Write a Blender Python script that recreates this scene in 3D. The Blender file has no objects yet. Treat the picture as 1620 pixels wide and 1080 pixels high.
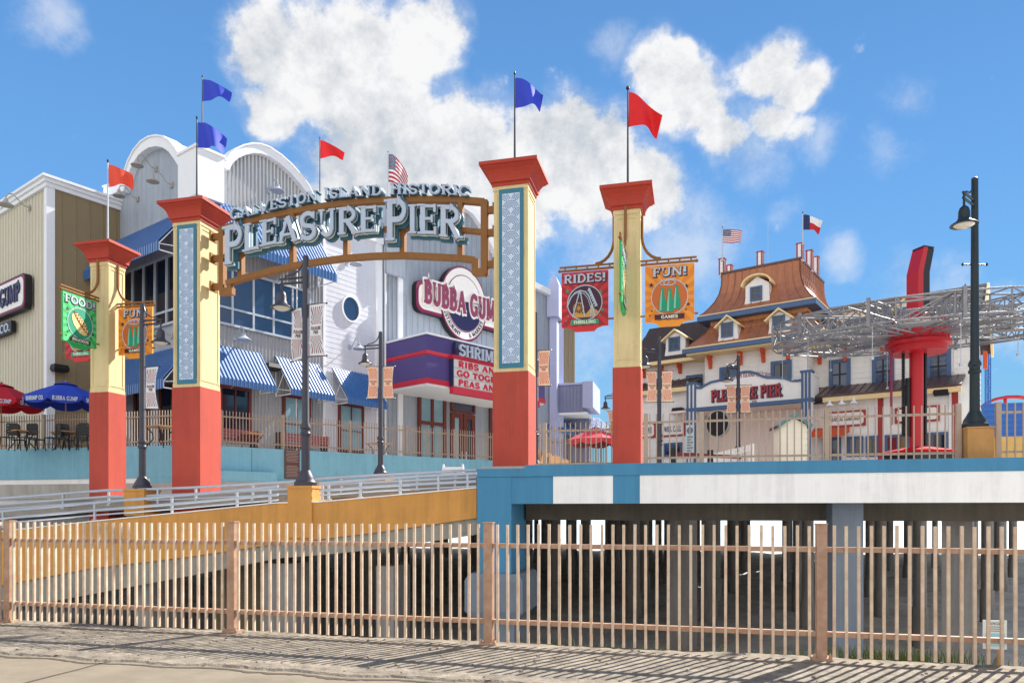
import bpy, math, random
from mathutils import Vector, Matrix
from mathutils.geometry import tessellate_polygon
random.seed(7)
R = math.radians
SC = bpy.context.scene
COL = SC.collection
# ------------------------------------------------------------------ camera
YAW = R(14.0); FPX = 1150.0; HX = 810.0; HY = 808.0; EYE = 1.65
CR = (math.cos(YAW), math.sin(YAW)); CF = (-math.sin(YAW), math.cos(YAW))
cd = bpy.data.cameras.new('camera'); cam_ob = bpy.data.objects.new('camera', cd); COL.objects.link(cam_ob)
cam_ob.location = (0, 0, EYE); cam_ob.rotation_euler = (R(90), 0, YAW)
cd.sensor_width = 36; cd.lens = 36 * FPX / 1620; cd.shift_y = (HY - 540) / 1620; cd.clip_end = 6000; cd.clip_start = 0.1
SC.camera = cam_ob
SC.cycles.diffuse_bounces = 8
# ------------------------------------------------------------------ sun, sky, exposure
SUN_EL = 39.5; SUN_AZ = 31.0            # azimuth from +Y towards +X
sl = bpy.data.lights.new('sun', 'SUN'); sl.energy = 4.3; sl.angle = R(0.5); sl.color = (1, .95, .86)
so = bpy.data.objects.new('sun', sl); COL.objects.link(so); so.location = (20, 40, 60)
sv = Vector((math.sin(R(SUN_AZ)) * math.cos(R(SUN_EL)), math.cos(R(SUN_AZ)) * math.cos(R(SUN_EL)), math.sin(R(SUN_EL))))
so.rotation_euler = sv.to_track_quat('Z', 'Y').to_euler()
SC.view_settings.view_transform = 'Standard'; SC.view_settings.look = 'None'
SC.view_settings.exposure = 1.35; SC.view_settings.gamma = 1
SKY_STR = 0.062; SKY_TINT = (.70, 1.06, 1.25); SKY_FLAT = .92; SKY_REF = 2.6; CLOUD_HI = .37; CLOUD_LO = .25; CLOUD_FILL = 1.4
world = bpy.data.worlds.new("World"); SC.world = world; world.use_nodes = True
def sky_world():
    nt = world.node_tree; N = nt.nodes; L = nt.links; N.clear()
    out = N.new('ShaderNodeOutputWorld'); bg = N.new('ShaderNodeBackground'); L.new(bg.outputs[0], out.inputs[0])
    sky = N.new('ShaderNodeTexSky'); sky.sky_type = 'NISHITA'; sky.sun_disc = False
    sky.sun_elevation = R(SUN_EL); sky.sun_rotation = R(SUN_AZ)
    sky.air_density = 1.0; sky.dust_density = 0.0; sky.ozone_density = 2.2
    tc = N.new('ShaderNodeTexCoord')
    def math_(op, a, b=None, clamp=False):
        m = N.new('ShaderNodeMath'); m.operation = op; m.use_clamp = clamp
        for i, x in enumerate((a, b)):
            if x is None: continue
            if isinstance(x, (int, float)): m.inputs[i].default_value = x
            else: L.new(x, m.inputs[i])
        return m.outputs[0]
    def noise(vec, scale, detail, rough, off=(0, 0, 0)):
        mp = N.new('ShaderNodeMapping'); mp.inputs['Location'].default_value = off; L.new(vec, mp.inputs['Vector'])
        n = N.new('ShaderNodeTexNoise'); n.inputs['Scale'].default_value = scale; n.inputs['Detail'].default_value = detail
        n.inputs['Roughness'].default_value = rough; L.new(mp.outputs[0], n.inputs['Vector']); return n
    d = tc.outputs['Generated']
    def vop(op, a, b=None, sc=None):
        n = N.new('ShaderNodeVectorMath'); n.operation = op; L.new(a, n.inputs[0])
        if b is not None:
            if isinstance(b, (tuple, Vector)): n.inputs[1].default_value = b
            else: L.new(b, n.inputs[1])
        if sc is not None:
            if isinstance(sc, (int, float)): n.inputs['Scale'].default_value = sc
            else: L.new(sc, n.inputs['Scale'])
        return n.outputs['Value'] if op in ('DISTANCE', 'DOT_PRODUCT') else n.outputs[0]
    def smooth(x, a, b, lo=0., hi=1., kind='SMOOTHSTEP'):
        m = N.new('ShaderNodeMapRange'); m.interpolation_type = kind; L.new(x, m.inputs['Value'])
        for k, v in (('From Min', a), ('From Max', b), ('To Min', lo), ('To Max', hi)): m.inputs[k].default_value = v
        return m.outputs[0]
    # cumulus heaps: (pixel x, pixel y, radius px, weight); the bank added behind the camera is given as directions
    heaps = [(430, 70, 95, 1), (520, 110, 140, 1.0), (600, 70, 100, 1), (680, 55, 85, 1), (430, 180, 70, .9), (600, 210, 150, 1.05), (740, 240, 110, 1.05), (840, 215, 70, 1), (900, 205, 75, 1.1),
             (930, 270, 110, 1.1), (1010, 300, 80, 1), (560, 290, 120, .95), (820, 310, 120, 1), (700, 330, 140, .95), (1050, 310, 45, .8),
             (1050, 115, 64, .95), (1105, 160, 80, .9), (1055, 180, 50, .75), (1135, 210, 56, .75), (1215, 100, 62, .95), (1258, 145, 56, .9), (1225, 190, 60, .75), (1255, 215, 40, .6)]
    faint = [(1080, 390, 110, .9), (980, 410, 110, .8), (1335, 400, 40, .9), (1440, 445, 70, .6), (1500, 450, 60, .6), (1590, 520, 60, .7), (1440, 145, 50, .55), (70, 30, 60, .75), (110, 70, 40, .5),
             (1410, 235, 55, .55), (930, 560, 120, .5), (1300, 225, 45, .8), (1180, 225, 90, .75), (960, 330, 120, .8), (980, 75, 40, .6), (1240, 330, 40, .35)]
    def heap(va, dx, dy, dz, r, w):
        return smooth(vop('DISTANCE', va, Vector((dx, dy, dz)).normalized()), 0, r, w, 0)
    def pix(va, px, py, r, w, k=1.3):
        u = (px - HX) / FPX; v = (HY - py) / FPX
        return heap(va, CR[0] * u + CF[0], CR[1] * u + CF[1], v, k * r / FPX / math.sqrt(1 + u * u + v * v), w)
    fill_heaps = [(-.2, -1, .45, .95, 1.1), (.9, -.55, .35, .7, 1.05), (-1, -.35, .4, .6, 1.05), (.1, -.75, 1, .6, .9), (.2, -1, .1, .7, .9), (1.2, -.1, .3, .4, 1)]  # unseen bright cloud bank, added to fill-light the fronts facing the camera
    n1 = noise(d, 8, 4, .6)
    va = vop('ADD', d, vop('SCALE', vop('SUBTRACT', n1.outputs['Color'], (.5, .5, .5)), None, .075))
    acc = None
    for h in heaps:
        x = pix(va, *h); acc = x if acc is None else math_('MAXIMUM', acc, x)
    fa = None
    for h in faint:
        x = pix(va, *h, k=1.5); fa = x if fa is None else math_('MAXIMUM', fa, x)
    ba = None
    for h in fill_heaps:
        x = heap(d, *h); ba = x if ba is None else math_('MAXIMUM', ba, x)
    vo = N.new('ShaderNodeTexVoronoi'); vo.feature = 'F1'; vo.inputs['Scale'].default_value = 24; L.new(va, vo.inputs['Vector'])
    bil = math_('MULTIPLY', math_('SUBTRACT', .45, vo.outputs['Distance']), .35)
    fb = math_('SUBTRACT', noise(d, 15, 9, .7, (3, 1, 2)).outputs['Fac'], .5)
    off = (Vector((CR[0], CR[1], 0)) * .55 + Vector((0, 0, .8))) * .012 * 15
    fb2 = math_('SUBTRACT', noise(d, 15, 6, .7, (3 + off.x, 1 + off.y, 2 + off.z)).outputs['Fac'], .5)
    dens = math_('ADD', math_('ADD', acc, bil), math_('MULTIPLY', fb, 1.05))
    core = smooth(dens, .17, .56)
    wisp = math_('MULTIPLY', math_('MULTIPLY', smooth(math_('ADD', fa, math_('MULTIPLY', fb, 1.3)), .15, 1.1), .55), smooth(fa, .02, .3))
    halo = math_('MULTIPLY', math_('MULTIPLY', smooth(dens, .0, .5), .4), smooth(acc, .02, .25))
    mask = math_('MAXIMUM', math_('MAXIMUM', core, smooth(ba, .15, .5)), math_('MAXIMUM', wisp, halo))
    lit = math_('ADD', math_('MULTIPLY', math_('SUBTRACT', fb, fb2), 1.9), .74)
    lit = math_('ADD', lit, math_('MULTIPLY', bil, 1.3))
    lit = math_('SUBTRACT', lit, math_('MULTIPLY', math_('SUBTRACT', acc, .45), .35))
    lit = math_('ADD', lit, math_('MULTIPLY', math_('SUBTRACT', n1.outputs['Fac'], .52), 1.6))
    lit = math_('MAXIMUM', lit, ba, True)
    cr = N.new('ShaderNodeValToRGB'); L.new(lit, cr.inputs[0])
    cr.color_ramp.elements[0].position = .1; cr.color_ramp.elements[0].color = (CLOUD_LO * .93, CLOUD_LO, CLOUD_LO * 1.09, 1)
    cr.color_ramp.elements[1].position = .85; cr.color_ramp.elements[1].color = (CLOUD_HI, CLOUD_HI, CLOUD_HI * 1.01, 1)
    # boost for the clouds added behind the viewer, so they fill the shaded fronts
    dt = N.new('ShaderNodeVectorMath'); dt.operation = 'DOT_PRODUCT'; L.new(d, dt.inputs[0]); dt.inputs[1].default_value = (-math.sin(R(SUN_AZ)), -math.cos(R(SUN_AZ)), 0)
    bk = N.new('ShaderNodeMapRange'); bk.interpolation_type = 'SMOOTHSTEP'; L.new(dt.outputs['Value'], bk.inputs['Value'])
    bk.inputs['From Min'].default_value = -.35; bk.inputs['From Max'].default_value = .5; bk.inputs['To Min'].default_value = 1; bk.inputs['To Max'].default_value = CLOUD_FILL
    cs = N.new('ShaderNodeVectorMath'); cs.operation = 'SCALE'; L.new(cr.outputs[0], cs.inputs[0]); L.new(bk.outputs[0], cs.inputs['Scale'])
    sk = N.new('ShaderNodeMixRGB'); sk.blend_type = 'MULTIPLY'; sk.inputs[0].default_value = 1; 
    bw = N.new('ShaderNodeRGBToBW'); L.new(sky.outputs[0], bw.inputs[0])      # evens out the glow around the sun
    fl = N.new('ShaderNodeVectorMath'); fl.operation = 'SCALE'; L.new(sky.outputs[0], fl.inputs[0]); L.new(math_('POWER', math_('DIVIDE', bw.outputs[0], SKY_REF), -SKY_FLAT), fl.inputs['Scale'])
    L.new(fl.outputs[0], sk.inputs[1])
    sk.inputs[2].default_value = (SKY_STR * SKY_TINT[0], SKY_STR * SKY_TINT[1], SKY_STR * SKY_TINT[2], 1)
    sx = N.new('ShaderNodeSeparateXYZ'); L.new(d, sx.inputs[0])
    eg = N.new('ShaderNodeMapRange'); L.new(sx.outputs[2], eg.inputs['Value']); eg.inputs['From Min'].default_value = .05; eg.inputs['From Max'].default_value = .62; eg.inputs['To Min'].default_value = 1.22; eg.inputs['To Max'].default_value = .68
    se = N.new('ShaderNodeVectorMath'); se.operation = 'SCALE'; L.new(sk.outputs[0], se.inputs[0]); L.new(eg.outputs[0], se.inputs['Scale'])
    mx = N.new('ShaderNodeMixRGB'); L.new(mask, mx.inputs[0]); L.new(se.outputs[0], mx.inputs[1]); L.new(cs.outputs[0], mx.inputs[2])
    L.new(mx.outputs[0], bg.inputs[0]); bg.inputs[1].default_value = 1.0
sky_world()
# ------------------------------------------------------------------ materials
def C(r, g, b):
    f = lambda c: (c / 255 / 12.92) if c / 255 <= .04045 else ((c / 255 + .055) / 1.055) ** 2.4
    return (f(r), f(g), f(b), 1)
def mat(name, col, rough=.6, var=.12, scale=3.0, bump=.0, bscale=60, metal=0.0, streak=.0, spec=.4, dirt=None, stain=0.0):
    m = bpy.data.materials.new(name); m.use_nodes = True; nt = m.node_tree; N = nt.nodes; L = nt.links
    b = N['Principled BSDF']; b.inputs['Roughness'].default_value = rough; b.inputs['Metallic'].default_value = metal
    b.inputs['Specular IOR Level'].default_value = spec
    g = N.new('ShaderNodeNewGeometry')
    n = N.new('ShaderNodeTexNoise'); n.inputs['Scale'].default_value = scale; n.inputs['Detail'].default_value = 6; n.inputs['Roughness'].default_value = .65
    L.new(g.outputs['Position'], n.inputs['Vector'])
    fac = n.outputs['Fac']
    if streak:
        mp = N.new('ShaderNodeMapping'); mp.inputs['Scale'].default_value = (4, 4, .25); L.new(g.outputs['Position'], mp.inputs['Vector'])
        n2 = N.new('ShaderNodeTexNoise'); n2.inputs['Scale'].default_value = 1.2; n2.inputs['Detail'].default_value = 5; L.new(mp.outputs[0], n2.inputs['Vector'])
        mm = N.new('ShaderNodeMix'); mm.inputs[0].default_value = streak; L.new(fac, mm.inputs[2]); L.new(n2.outputs['Fac'], mm.inputs[3]); fac = mm.outputs[0]
    cr = N.new('ShaderNodeValToRGB'); L.new(fac, cr.inputs[0])
    lo = tuple(c * (1 - var) for c in col[:3]) if dirt is None else dirt[:3]
    cr.color_ramp.elements[0].position = .3; cr.color_ramp.elements[0].color = (*lo, 1)
    cr.color_ramp.elements[1].position = .7; cr.color_ramp.elements[1].color = (*[min(1, c * (1 + var * .5)) for c in col[:3]], 1)
    out = cr.outputs[0]
    if stain:      # weather streaks and blotches of old grime
        mp = N.new('ShaderNodeMapping'); mp.inputs['Scale'].default_value = (5, 5, .35); L.new(g.outputs['Position'], mp.inputs['Vector'])
        n3 = N.new('ShaderNodeTexNoise'); n3.inputs['Scale'].default_value = 1.6; n3.inputs['Detail'].default_value = 8; n3.inputs['Roughness'].default_value = .7; L.new(mp.outputs[0], n3.inputs['Vector'])
        n4 = N.new('ShaderNodeTexNoise'); n4.inputs['Scale'].default_value = .9; n4.inputs['Detail'].default_value = 9; n4.inputs['Roughness'].default_value = .75; L.new(g.outputs['Position'], n4.inputs['Vector'])
        ma = N.new('ShaderNodeMath'); ma.operation = 'MULTIPLY'; L.new(n3.outputs['Fac'], ma.inputs[0]); L.new(n4.outputs['Fac'], ma.inputs[1])
        mr = N.new('ShaderNodeMapRange'); L.new(ma.outputs[0], mr.inputs['Value']); mr.inputs['From Min'].default_value = .24; mr.inputs['From Max'].default_value = .38; mr.inputs['To Max'].default_value = stain
        mx = N.new('ShaderNodeMixRGB'); L.new(mr.outputs[0], mx.inputs[0]); L.new(out, mx.inputs[1]); mx.inputs[2].default_value = (col[0] * .45 + .02, col[1] * .45 + .018, col[2] * .45 + .015, 1); out = mx.outputs[0]
    L.new(out, b.inputs['Base Color'])
    if bump:
        nb = N.new('ShaderNodeTexNoise'); nb.inputs['Scale'].default_value = bscale; nb.inputs['Detail'].default_value = 4; L.new(g.outputs['Position'], nb.inputs['Vector'])
        bp = N.new('ShaderNodeBump'); bp.inputs['Strength'].default_value = bump; bp.inputs['Distance'].default_value = .02; L.new(nb.outputs['Fac'], bp.inputs['Height']); L.new(bp.outputs[0], b.inputs['Normal'])
    return m
M = {}
M['cream'] = mat('cream stucco', C(218, 198, 148), .75, .1, 1.5, .25, 90, streak=.5, stain=.35)
M['red_stucco'] = mat('terracotta stucco', C(180, 74, 60), .85, .12, 1.3, .3, 90, streak=.5, stain=.35)
M['cap_red'] = mat('capital red', C(178, 60, 42), .65, .12, 2, streak=.4, stain=.3)
M['teal_frame'] = mat('teal frame', C(52, 118, 142), .5, .06, 4)
M['pale_blue'] = mat('pale blue panel', C(206, 218, 234), .5, .05, 4)
M['wave_grey'] = mat('wave line', C(130, 156, 188), .5, .04, 4)
M['tan'] = mat('ochre stucco', C(208, 150, 78), .85, .16, 1.1, .4, 40, streak=.5, stain=.35)
M['tan_dark'] = mat('ochre pedestal', C(184, 138, 82), .85, .22, 2.2, .35, 50, streak=.3, stain=.5)
M['wall_blue'] = mat('patio wall blue', C(126, 180, 200), .8, .14, 1.2, .3, 40, streak=.5, stain=.3)
M['deck_blue'] = mat('pier blue', C(70, 134, 170), .8, .14, .9, .2, 40, streak=.5, stain=.3)
M['col_blue'] = mat('column grey blue', C(116, 126, 138), .85, .14, 1.2, .25, 40, streak=.5, stain=.35)
M['white_st'] = mat('white stucco', C(240, 239, 236), .8, .07, 1.2, .2, 40, streak=.6, stain=.22)
M['white'] = mat('white paint', C(236, 238, 242), .55, .04, 3, streak=.3)
M['white_sid'] = mat('white lap siding', C(236, 235, 232), .65, .06, 1.5, streak=.5, stain=.15)
M['lilac_sid'] = mat('pale lap siding', C(214, 216, 226), .65, .06, 1.5, streak=.5, stain=.15)
M['grey_wall'] = mat('pale grey panel', C(164, 173, 186), .65, .18, 1.2, streak=.7, stain=.35)
M['corr'] = mat('corrugated pale', C(164, 167, 172), .45, .1, 2, streak=.7, metal=.1, stain=.3)
M['beige'] = mat('shade-darkened beige siding', C(142, 126, 96), .65, .07, 1.5, streak=.5)  # base darkened to carry the shade on the market building's right side
M['beige_l'] = mat('light ribbed siding', C(206, 200, 182), .65, .06, 1.5, streak=.5)
M['lilac'] = mat('lilac paint', C(176, 182, 214), .6, .06, 2, streak=.4)
M['slate_l'] = mat('grey violet ribbed', C(130, 136, 164), .6, .1, 2, streak=.4, stain=.2)
M['purple'] = mat('marquee purple', C(84, 72, 132), .5, .1, 1.2)
M['mred'] = mat('marquee red', C(196, 42, 66), .45, .06, 2)
M['navy'] = mat('navy', C(44, 42, 84), .5, .05, 2)
M['maroon'] = mat('maroon letter', C(138, 42, 82), .5, .05, 2)
M['board'] = mat('message board', C(222, 222, 218), .5, .05, 3)
M['letter_red'] = mat('plastic letter red', C(214, 44, 74), .4, .04, 3)
M['black'] = mat('black', C(26, 26, 30), .5, .1, 3)
M['awn'] = mat('awning blue metal', C(34, 100, 166), .42, .07, 2, metal=.0, spec=1.0)
M['awn'].node_tree.nodes['Principled BSDF'].inputs['Coat Weight'].default_value = 1; M['awn'].node_tree.nodes['Principled BSDF'].inputs['Coat Roughness'].default_value = .4
M['winframe'] = mat('aluminium mullion', C(190, 200, 212), .4, .05, 3, metal=.3)
M['wood_r'] = mat('red brown wood', C(112, 52, 46), .5, .15, 5)
M['glass'] = mat('dark glass', C(22, 32, 48), .06, .1, .7, spec=.9)
M['glass_b'] = mat('blue glass', C(46, 68, 100), .07, .25, .4, spec=.9)
M['glass_c'] = mat('pale reflecting glass', C(140, 180, 196), .08, .25, .5, spec=.9)
M['bronze'] = mat('bronze frame', C(140, 94, 44), .5, .14, 4, metal=.15)
M['ltr_white'] = mat('letter pale', C(180, 192, 210), .45, .06, 4, stain=.15)
M['ltr_teal'] = mat('letter teal', C(70, 116, 138), .5, .06, 4)
M['ltr_cream'] = mat('letter cream', C(232, 232, 214), .5, .05, 4)
M['post_blk'] = mat('lamp post charcoal', C(66, 66, 76), .4, .1, 5, metal=.3)
M['post_grn'] = mat('lamp post green black', C(34, 46, 50), .4, .1, 5, metal=.2)
M['lens'] = mat('lamp lens', C(214, 206, 188), .2, .04, 5, spec=.6)
M['fence'] = mat('bronze fence paint', C(186, 152, 126), .36, .14, 7, metal=.0, dirt=C(160, 118, 92), stain=.35, spec=.6)
M['picket'] = mat('sunlit-tinted picket paint', C(226, 206, 182), .3, .12, 7, metal=.0, dirt=C(202, 168, 138), stain=.3, spec=.6)  # fence paint made paler: sunlight on the pickets is put into this colour
M['fence_d'] = mat('taupe fence paint', C(168, 150, 134), .5, .12, 5, metal=.15)
M['rail'] = mat('galvanised rail', C(186, 192, 200), .35, .08, 4, metal=.35)
M['conc'] = mat('raw concrete', C(182, 177, 168), .9, .25, 1.1, .4, 30, streak=.5, stain=.5)
M['beam'] = mat('dark beam', C(92, 86, 76), .95, .35, 1.0, .35, 25, streak=.4, stain=.6); M['ramp_conc'] = mat('stained concrete', C(150, 147, 136), .9, .3, 1.1, .4, 30, streak=.5, stain=.65)  # girder gets a darker base colour than the other concrete
M['pile'] = mat('pile concrete', C(150, 146, 142), .9, .45, .9, .4, 25, streak=.4, stain=.6)
M['ban_red'] = mat('banner red', C(204, 44, 50), .5, .04, 4); M['ban_dred'] = mat('banner dark red', C(160, 30, 44), .5, .04, 4)
M['ban_or'] = mat('banner orange', C(232, 150, 46), .5, .04, 4); M['ban_dor'] = mat('banner deep orange', C(218, 128, 40), .5, .04, 4)
M['ban_gr'] = mat('banner green', C(40, 170, 90), .5, .04, 4); M['ban_lgr'] = mat('banner light green', C(80, 200, 120), .5, .04, 4)
M['ban_plum'] = mat('plum', C(66, 26, 50), .5, .04, 4); M['ban_teal'] = mat('bottle green', C(26, 150, 116), .45, .05, 4)
M['ban_rust'] = mat('rust disc', C(198, 104, 42), .5, .04, 4); M['mint'] = mat('mint bottle', C(130, 196, 172), .45, .05, 4)
M['bun'] = mat('bun', C(232, 204, 140), .6, .05, 4); M['sausage'] = mat('sausage', C(140, 52, 34), .5, .05, 4)
M['flag_blue'] = mat('flag blue', C(52, 72, 200), .7, .06, 3); M['flag_red'] = mat('flag red', C(222, 32, 36), .7, .06, 3); M['flag_or'] = mat('flag orange red', C(234, 82, 58), .7, .06, 3)
M['hot_blue'] = mat('hotel trim blue', C(74, 100, 138), .5, .06, 3); M['hot_yel'] = mat('pale yellow trim', C(240, 214, 160), .6, .05, 3)
M['hot_or'] = mat('orange bracket', C(206, 84, 44), .6, .06, 3); M['hot_red'] = mat('hotel red trim', C(164, 54, 56), .5, .06, 3)
M['copper'] = mat('copper roof', C(178, 116, 84), .42, .25, 1.0, metal=.25, streak=.6); M['copper_w'] = mat('copper clad wall', C(214, 146, 92), .5, .12, 1.5, streak=.5)
M['slate'] = mat('dark slate shingle', C(74, 66, 68), .8, .25, 6, .3, 20); M['brownroof'] = mat('brown metal roof', C(98, 78, 74), .4, .12, 2, metal=.3)
M['sign_wh'] = mat('sign white', C(238, 236, 232), .5, .04, 3); M['pink'] = mat('pink boarded ceiling', C(250, 232, 222), .7, .05, 2)
M['ride_red'] = mat('ride red', C(186, 18, 34), .38, .08, 3, spec=.5); M['ride_matt'] = mat('ride red matt', C(190, 22, 34), .85, .08, 3, spec=.15)
M['ride_dk'] = mat('ride dark', C(30, 30, 36), .4, .1, 3)
M['steel'] = mat('galvanised truss', C(140, 140, 144), .5, .15, 3, metal=.3)
M['umb_blue'] = mat('umbrella blue', C(36, 66, 176), .8, .06, 3); M['umb_red'] = mat('umbrella red', C(186, 20, 40), .8, .06, 3)
M['umb_pink'] = mat('umbrella faded red', C(222, 74, 84), .8, .06, 3)
M['wood'] = mat('table wood', C(176, 130, 84), .6, .2, 6); M['bench_m'] = mat('bench maroon', C(118, 42, 52), .6, .1, 4)
M['blue_bld'] = mat('blue hoarding', C(48, 98, 170), .6, .08, 2, streak=.3); M['mural'] = mat('mural yellow', C(206, 166, 92), .6, .12, 1.2)
M['shed_w'] = mat('shed cream', C(226, 222, 206), .6, .06, 3); M['teal_trim'] = mat('teal trim', C(84, 128, 132), .6, .06, 3)
M['plaque'] = mat('brown plaque', C(92, 62, 58), .5, .05, 4); M['notice'] = mat('notice sheet', C(206, 224, 230), .5, .04, 4); M['notice_b'] = mat('notice blue', C(150, 206, 228), .5, .04, 4)
M['grey_txt'] = mat('grey lettering', C(120, 126, 136), .6, .04, 4); M['gold'] = mat('gold', C(202, 150, 70), .5, .05, 4)
M['lime'] = mat('lime', C(196, 206, 50), .5, .05, 4)
# ------------------------------------------------------------------ geometry helpers
class Wall:
    """vertical plane; s runs to the right, n towards the viewer, z up"""
    def __init__(w, x, y, dx, dy):
        l = math.hypot(dx, dy); w.o = (x, y); w.d = (dx / l, dy / l); w.n = (w.d[1], -w.d[0])
    def pt(w, s, n, z): return Vector((w.o[0] + w.d[0] * s + w.n[0] * n, w.o[1] + w.d[1] * s + w.n[1] * n, z))
    def hit(w, px, py, n=0.0):
        u = (px - HX) / FPX; rx = CR[0] * u + CF[0]; ry = CR[1] * u + CF[1]
        ox = w.o[0] + w.n[0] * n; oy = w.o[1] + w.n[1] * n
        t = (ox * w.n[0] + oy * w.n[1]) / (rx * w.n[0] + ry * w.n[1])
        X = rx * t; Y = ry * t
        return ((X - w.o[0]) * w.d[0] + (Y - w.o[1]) * w.d[1], EYE + (HY - py) / FPX * t)
    def s(w, px, n=0.0): return w.hit(px, HY, n)[0]
    def z(w, px, py, n=0.0): return w.hit(px, py, n)[1]
    def off(w, n): return Wall(w.o[0] + w.n[0] * n, w.o[1] + w.n[1] * n, *w.d)
def cam_xy(px, z):
    u = (px - HX) / FPX; return (CR[0] * u * z + CF[0] * z, CR[1] * u * z + CF[1] * z)
def cdir(deg):      # horizontal direction at an angle right of the camera axis
    a = R(deg); return (CR[0] * math.sin(a) + CF[0] * math.cos(a), CR[1] * math.sin(a) + CF[1] * math.cos(a))
def front(Y): return Wall(0, Y, 1, 0)
class MB:
    def __init__(m): m.v = []; m.f = []; m.uv = []
    def add(m, vs, fs, uvs=None):
        b = len(m.v); m.v += [Vector(v) for v in vs]; m.f += [tuple(i + b for i in f) for f in fs]
        m.uv += uvs if uvs else [(0, 0)] * len(vs)
    def hexa(m, p):      # 4 bottom, 4 top (ccw seen from above)
        m.add(p, [(3, 2, 1, 0), (4, 5, 6, 7), (0, 1, 5, 4), (1, 2, 6, 5), (2, 3, 7, 6), (3, 0, 4, 7)])
    def box(m, W, s0, s1, n0, n1, z0, z1):
        m.hexa([W.pt(s0, n1, z0), W.pt(s1, n1, z0), W.pt(s1, n0, z0), W.pt(s0, n0, z0), W.pt(s0, n1, z1), W.pt(s1, n1, z1), W.pt(s1, n0, z1), W.pt(s0, n0, z1)]); return m
    def xbox(m, x0, x1, y0, y1, z0, z1): return m.box(Wall(0, 0, 1, 0), x0, x1, -y1, -y0, z0, z1)
    def prism(m, W, poly, n0, n1):      # poly of (s,z)
        a = sum(poly[i][0] * poly[(i + 1) % len(poly)][1] - poly[(i + 1) % len(poly)][0] * poly[i][1] for i in range(len(poly)))
        if a < 0: poly = poly[::-1]
        k = len(poly); fr = [W.pt(s, n1, z) for s, z in poly]; bk = [W.pt(s, n0, z) for s, z in poly]
        tri = tessellate_polygon([[Vector((s, z, 0)) for s, z in poly]])
        fs = []
        for t in tri:
            (x0, y0), (x1, y1), (x2, y2) = [poly[i] for i in t]
            if (x1 - x0) * (y2 - y0) - (x2 - x0) * (y1 - y0) < 0: t = t[::-1]
            fs.append(tuple(t)); fs.append(tuple(i + k for i in t[::-1]))
        fs += [((i + 1) % k, i, i + k, (i + 1) % k + k) for i in range(k)]
        m.add(fr + bk, fs); return m
    def ribbon(m, W, pts, wd, n0, n1, closed=False):      # band of width wd along (s,z) pts
        L_, Rr = offset(pts, wd, closed); k = len(pts); seg = k if closed else k - 1
        vs = [W.pt(*q) for a in ((L_, n1), (Rr, n1), (L_, n0), (Rr, n0)) for q in [(s, a[1], z) for s, z in a[0]]]
        fs = []
        for i in range(seg):
            j = (i + 1) % k
            fs += [(i, k + i, k + j, j), (2 * k + j, 3 * k + j, 3 * k + i, 2 * k + i), (i, j, 2 * k + j, 2 * k + i), (k + j, k + i, 3 * k + i, 3 * k + j)]
        if not closed: fs += [(0, 2 * k, 3 * k, k), (k - 1, 2 * k - 1, 4 * k - 1, 3 * k - 1)]
        m.add(vs, fs); return m
    def tube(m, pts, r, sides=8, cap=True):
        pts = [Vector(p) for p in pts]; k = len(pts); rr = r if isinstance(r, (list, tuple)) else [r] * k; vs = []
        up = None
        for i, p in enumerate(pts):
            t = (pts[min(i + 1, k - 1)] - pts[max(i - 1, 0)]).normalized()
            if up is None: up = Vector((0, 0, 1)) if abs(t.z) < .9 else Vector((0, 1, 0))
            a = t.cross(up).normalized(); b = a.cross(t).normalized(); up = b
            for j in range(sides):
                q = 2 * math.pi * (j + .5) / sides; vs.append(p + (a * math.cos(q) + b * math.sin(q)) * rr[i])
        fs = [(i * sides + j, i * sides + (j + 1) % sides, (i + 1) * sides + (j + 1) % sides, (i + 1) * sides + j) for i in range(k - 1) for j in range(sides)]
        if cap: fs += [tuple(range(sides))[::-1], tuple(range((k - 1) * sides, k * sides))]
        m.add(vs, fs); return m
    def lathe(m, c, prof, sides=16, rot=0.0, sq=False):
        vs = []; c = Vector(c)
        for r, z in prof:
            for j in range(sides):
                q = 2 * math.pi * j / sides + rot; vs.append(c + Vector((r * math.cos(q), r * math.sin(q), z)))
        k = len(prof)
        fs = [(i * sides + j, i * sides + (j + 1) % sides, (i + 1) * sides + (j + 1) % sides, (i + 1) * sides + j) for i in range(k - 1) for j in range(sides)]
        fs += [tuple(range(sides))[::-1], tuple(range((k - 1) * sides, k * sides))]
        m.add(vs, fs); return m
    def loft(m, W, rects):     # rects: (s0,s1,n0,n1,z) stacked upwards
        vs = []
        for s0, s1, n0, n1, z in rects: vs += [W.pt(s0, n1, z), W.pt(s1, n1, z), W.pt(s1, n0, z), W.pt(s0, n0, z)]
        k = len(rects); fs = [(i * 4 + j, i * 4 + (j + 1) % 4, i * 4 + 4 + (j + 1) % 4, i * 4 + 4 + j) for i in range(k - 1) for j in range(4)]
        fs += [(3, 2, 1, 0), tuple(range(4 * k - 4, 4 * k))]; m.add(vs, fs); return m
    def grid(m, fn, nu, nv):
        vs = [fn(i / nu, j / nv) for j in range(nv + 1) for i in range(nu + 1)]
        fs = [(j * (nu + 1) + i, j * (nu + 1) + i + 1, (j + 1) * (nu + 1) + i + 1, (j + 1) * (nu + 1) + i) for j in range(nv) for i in range(nu)]
        m.add(vs, fs, [(i / nu, j / nv) for j in range(nv + 1) for i in range(nu + 1)]); return m
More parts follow.
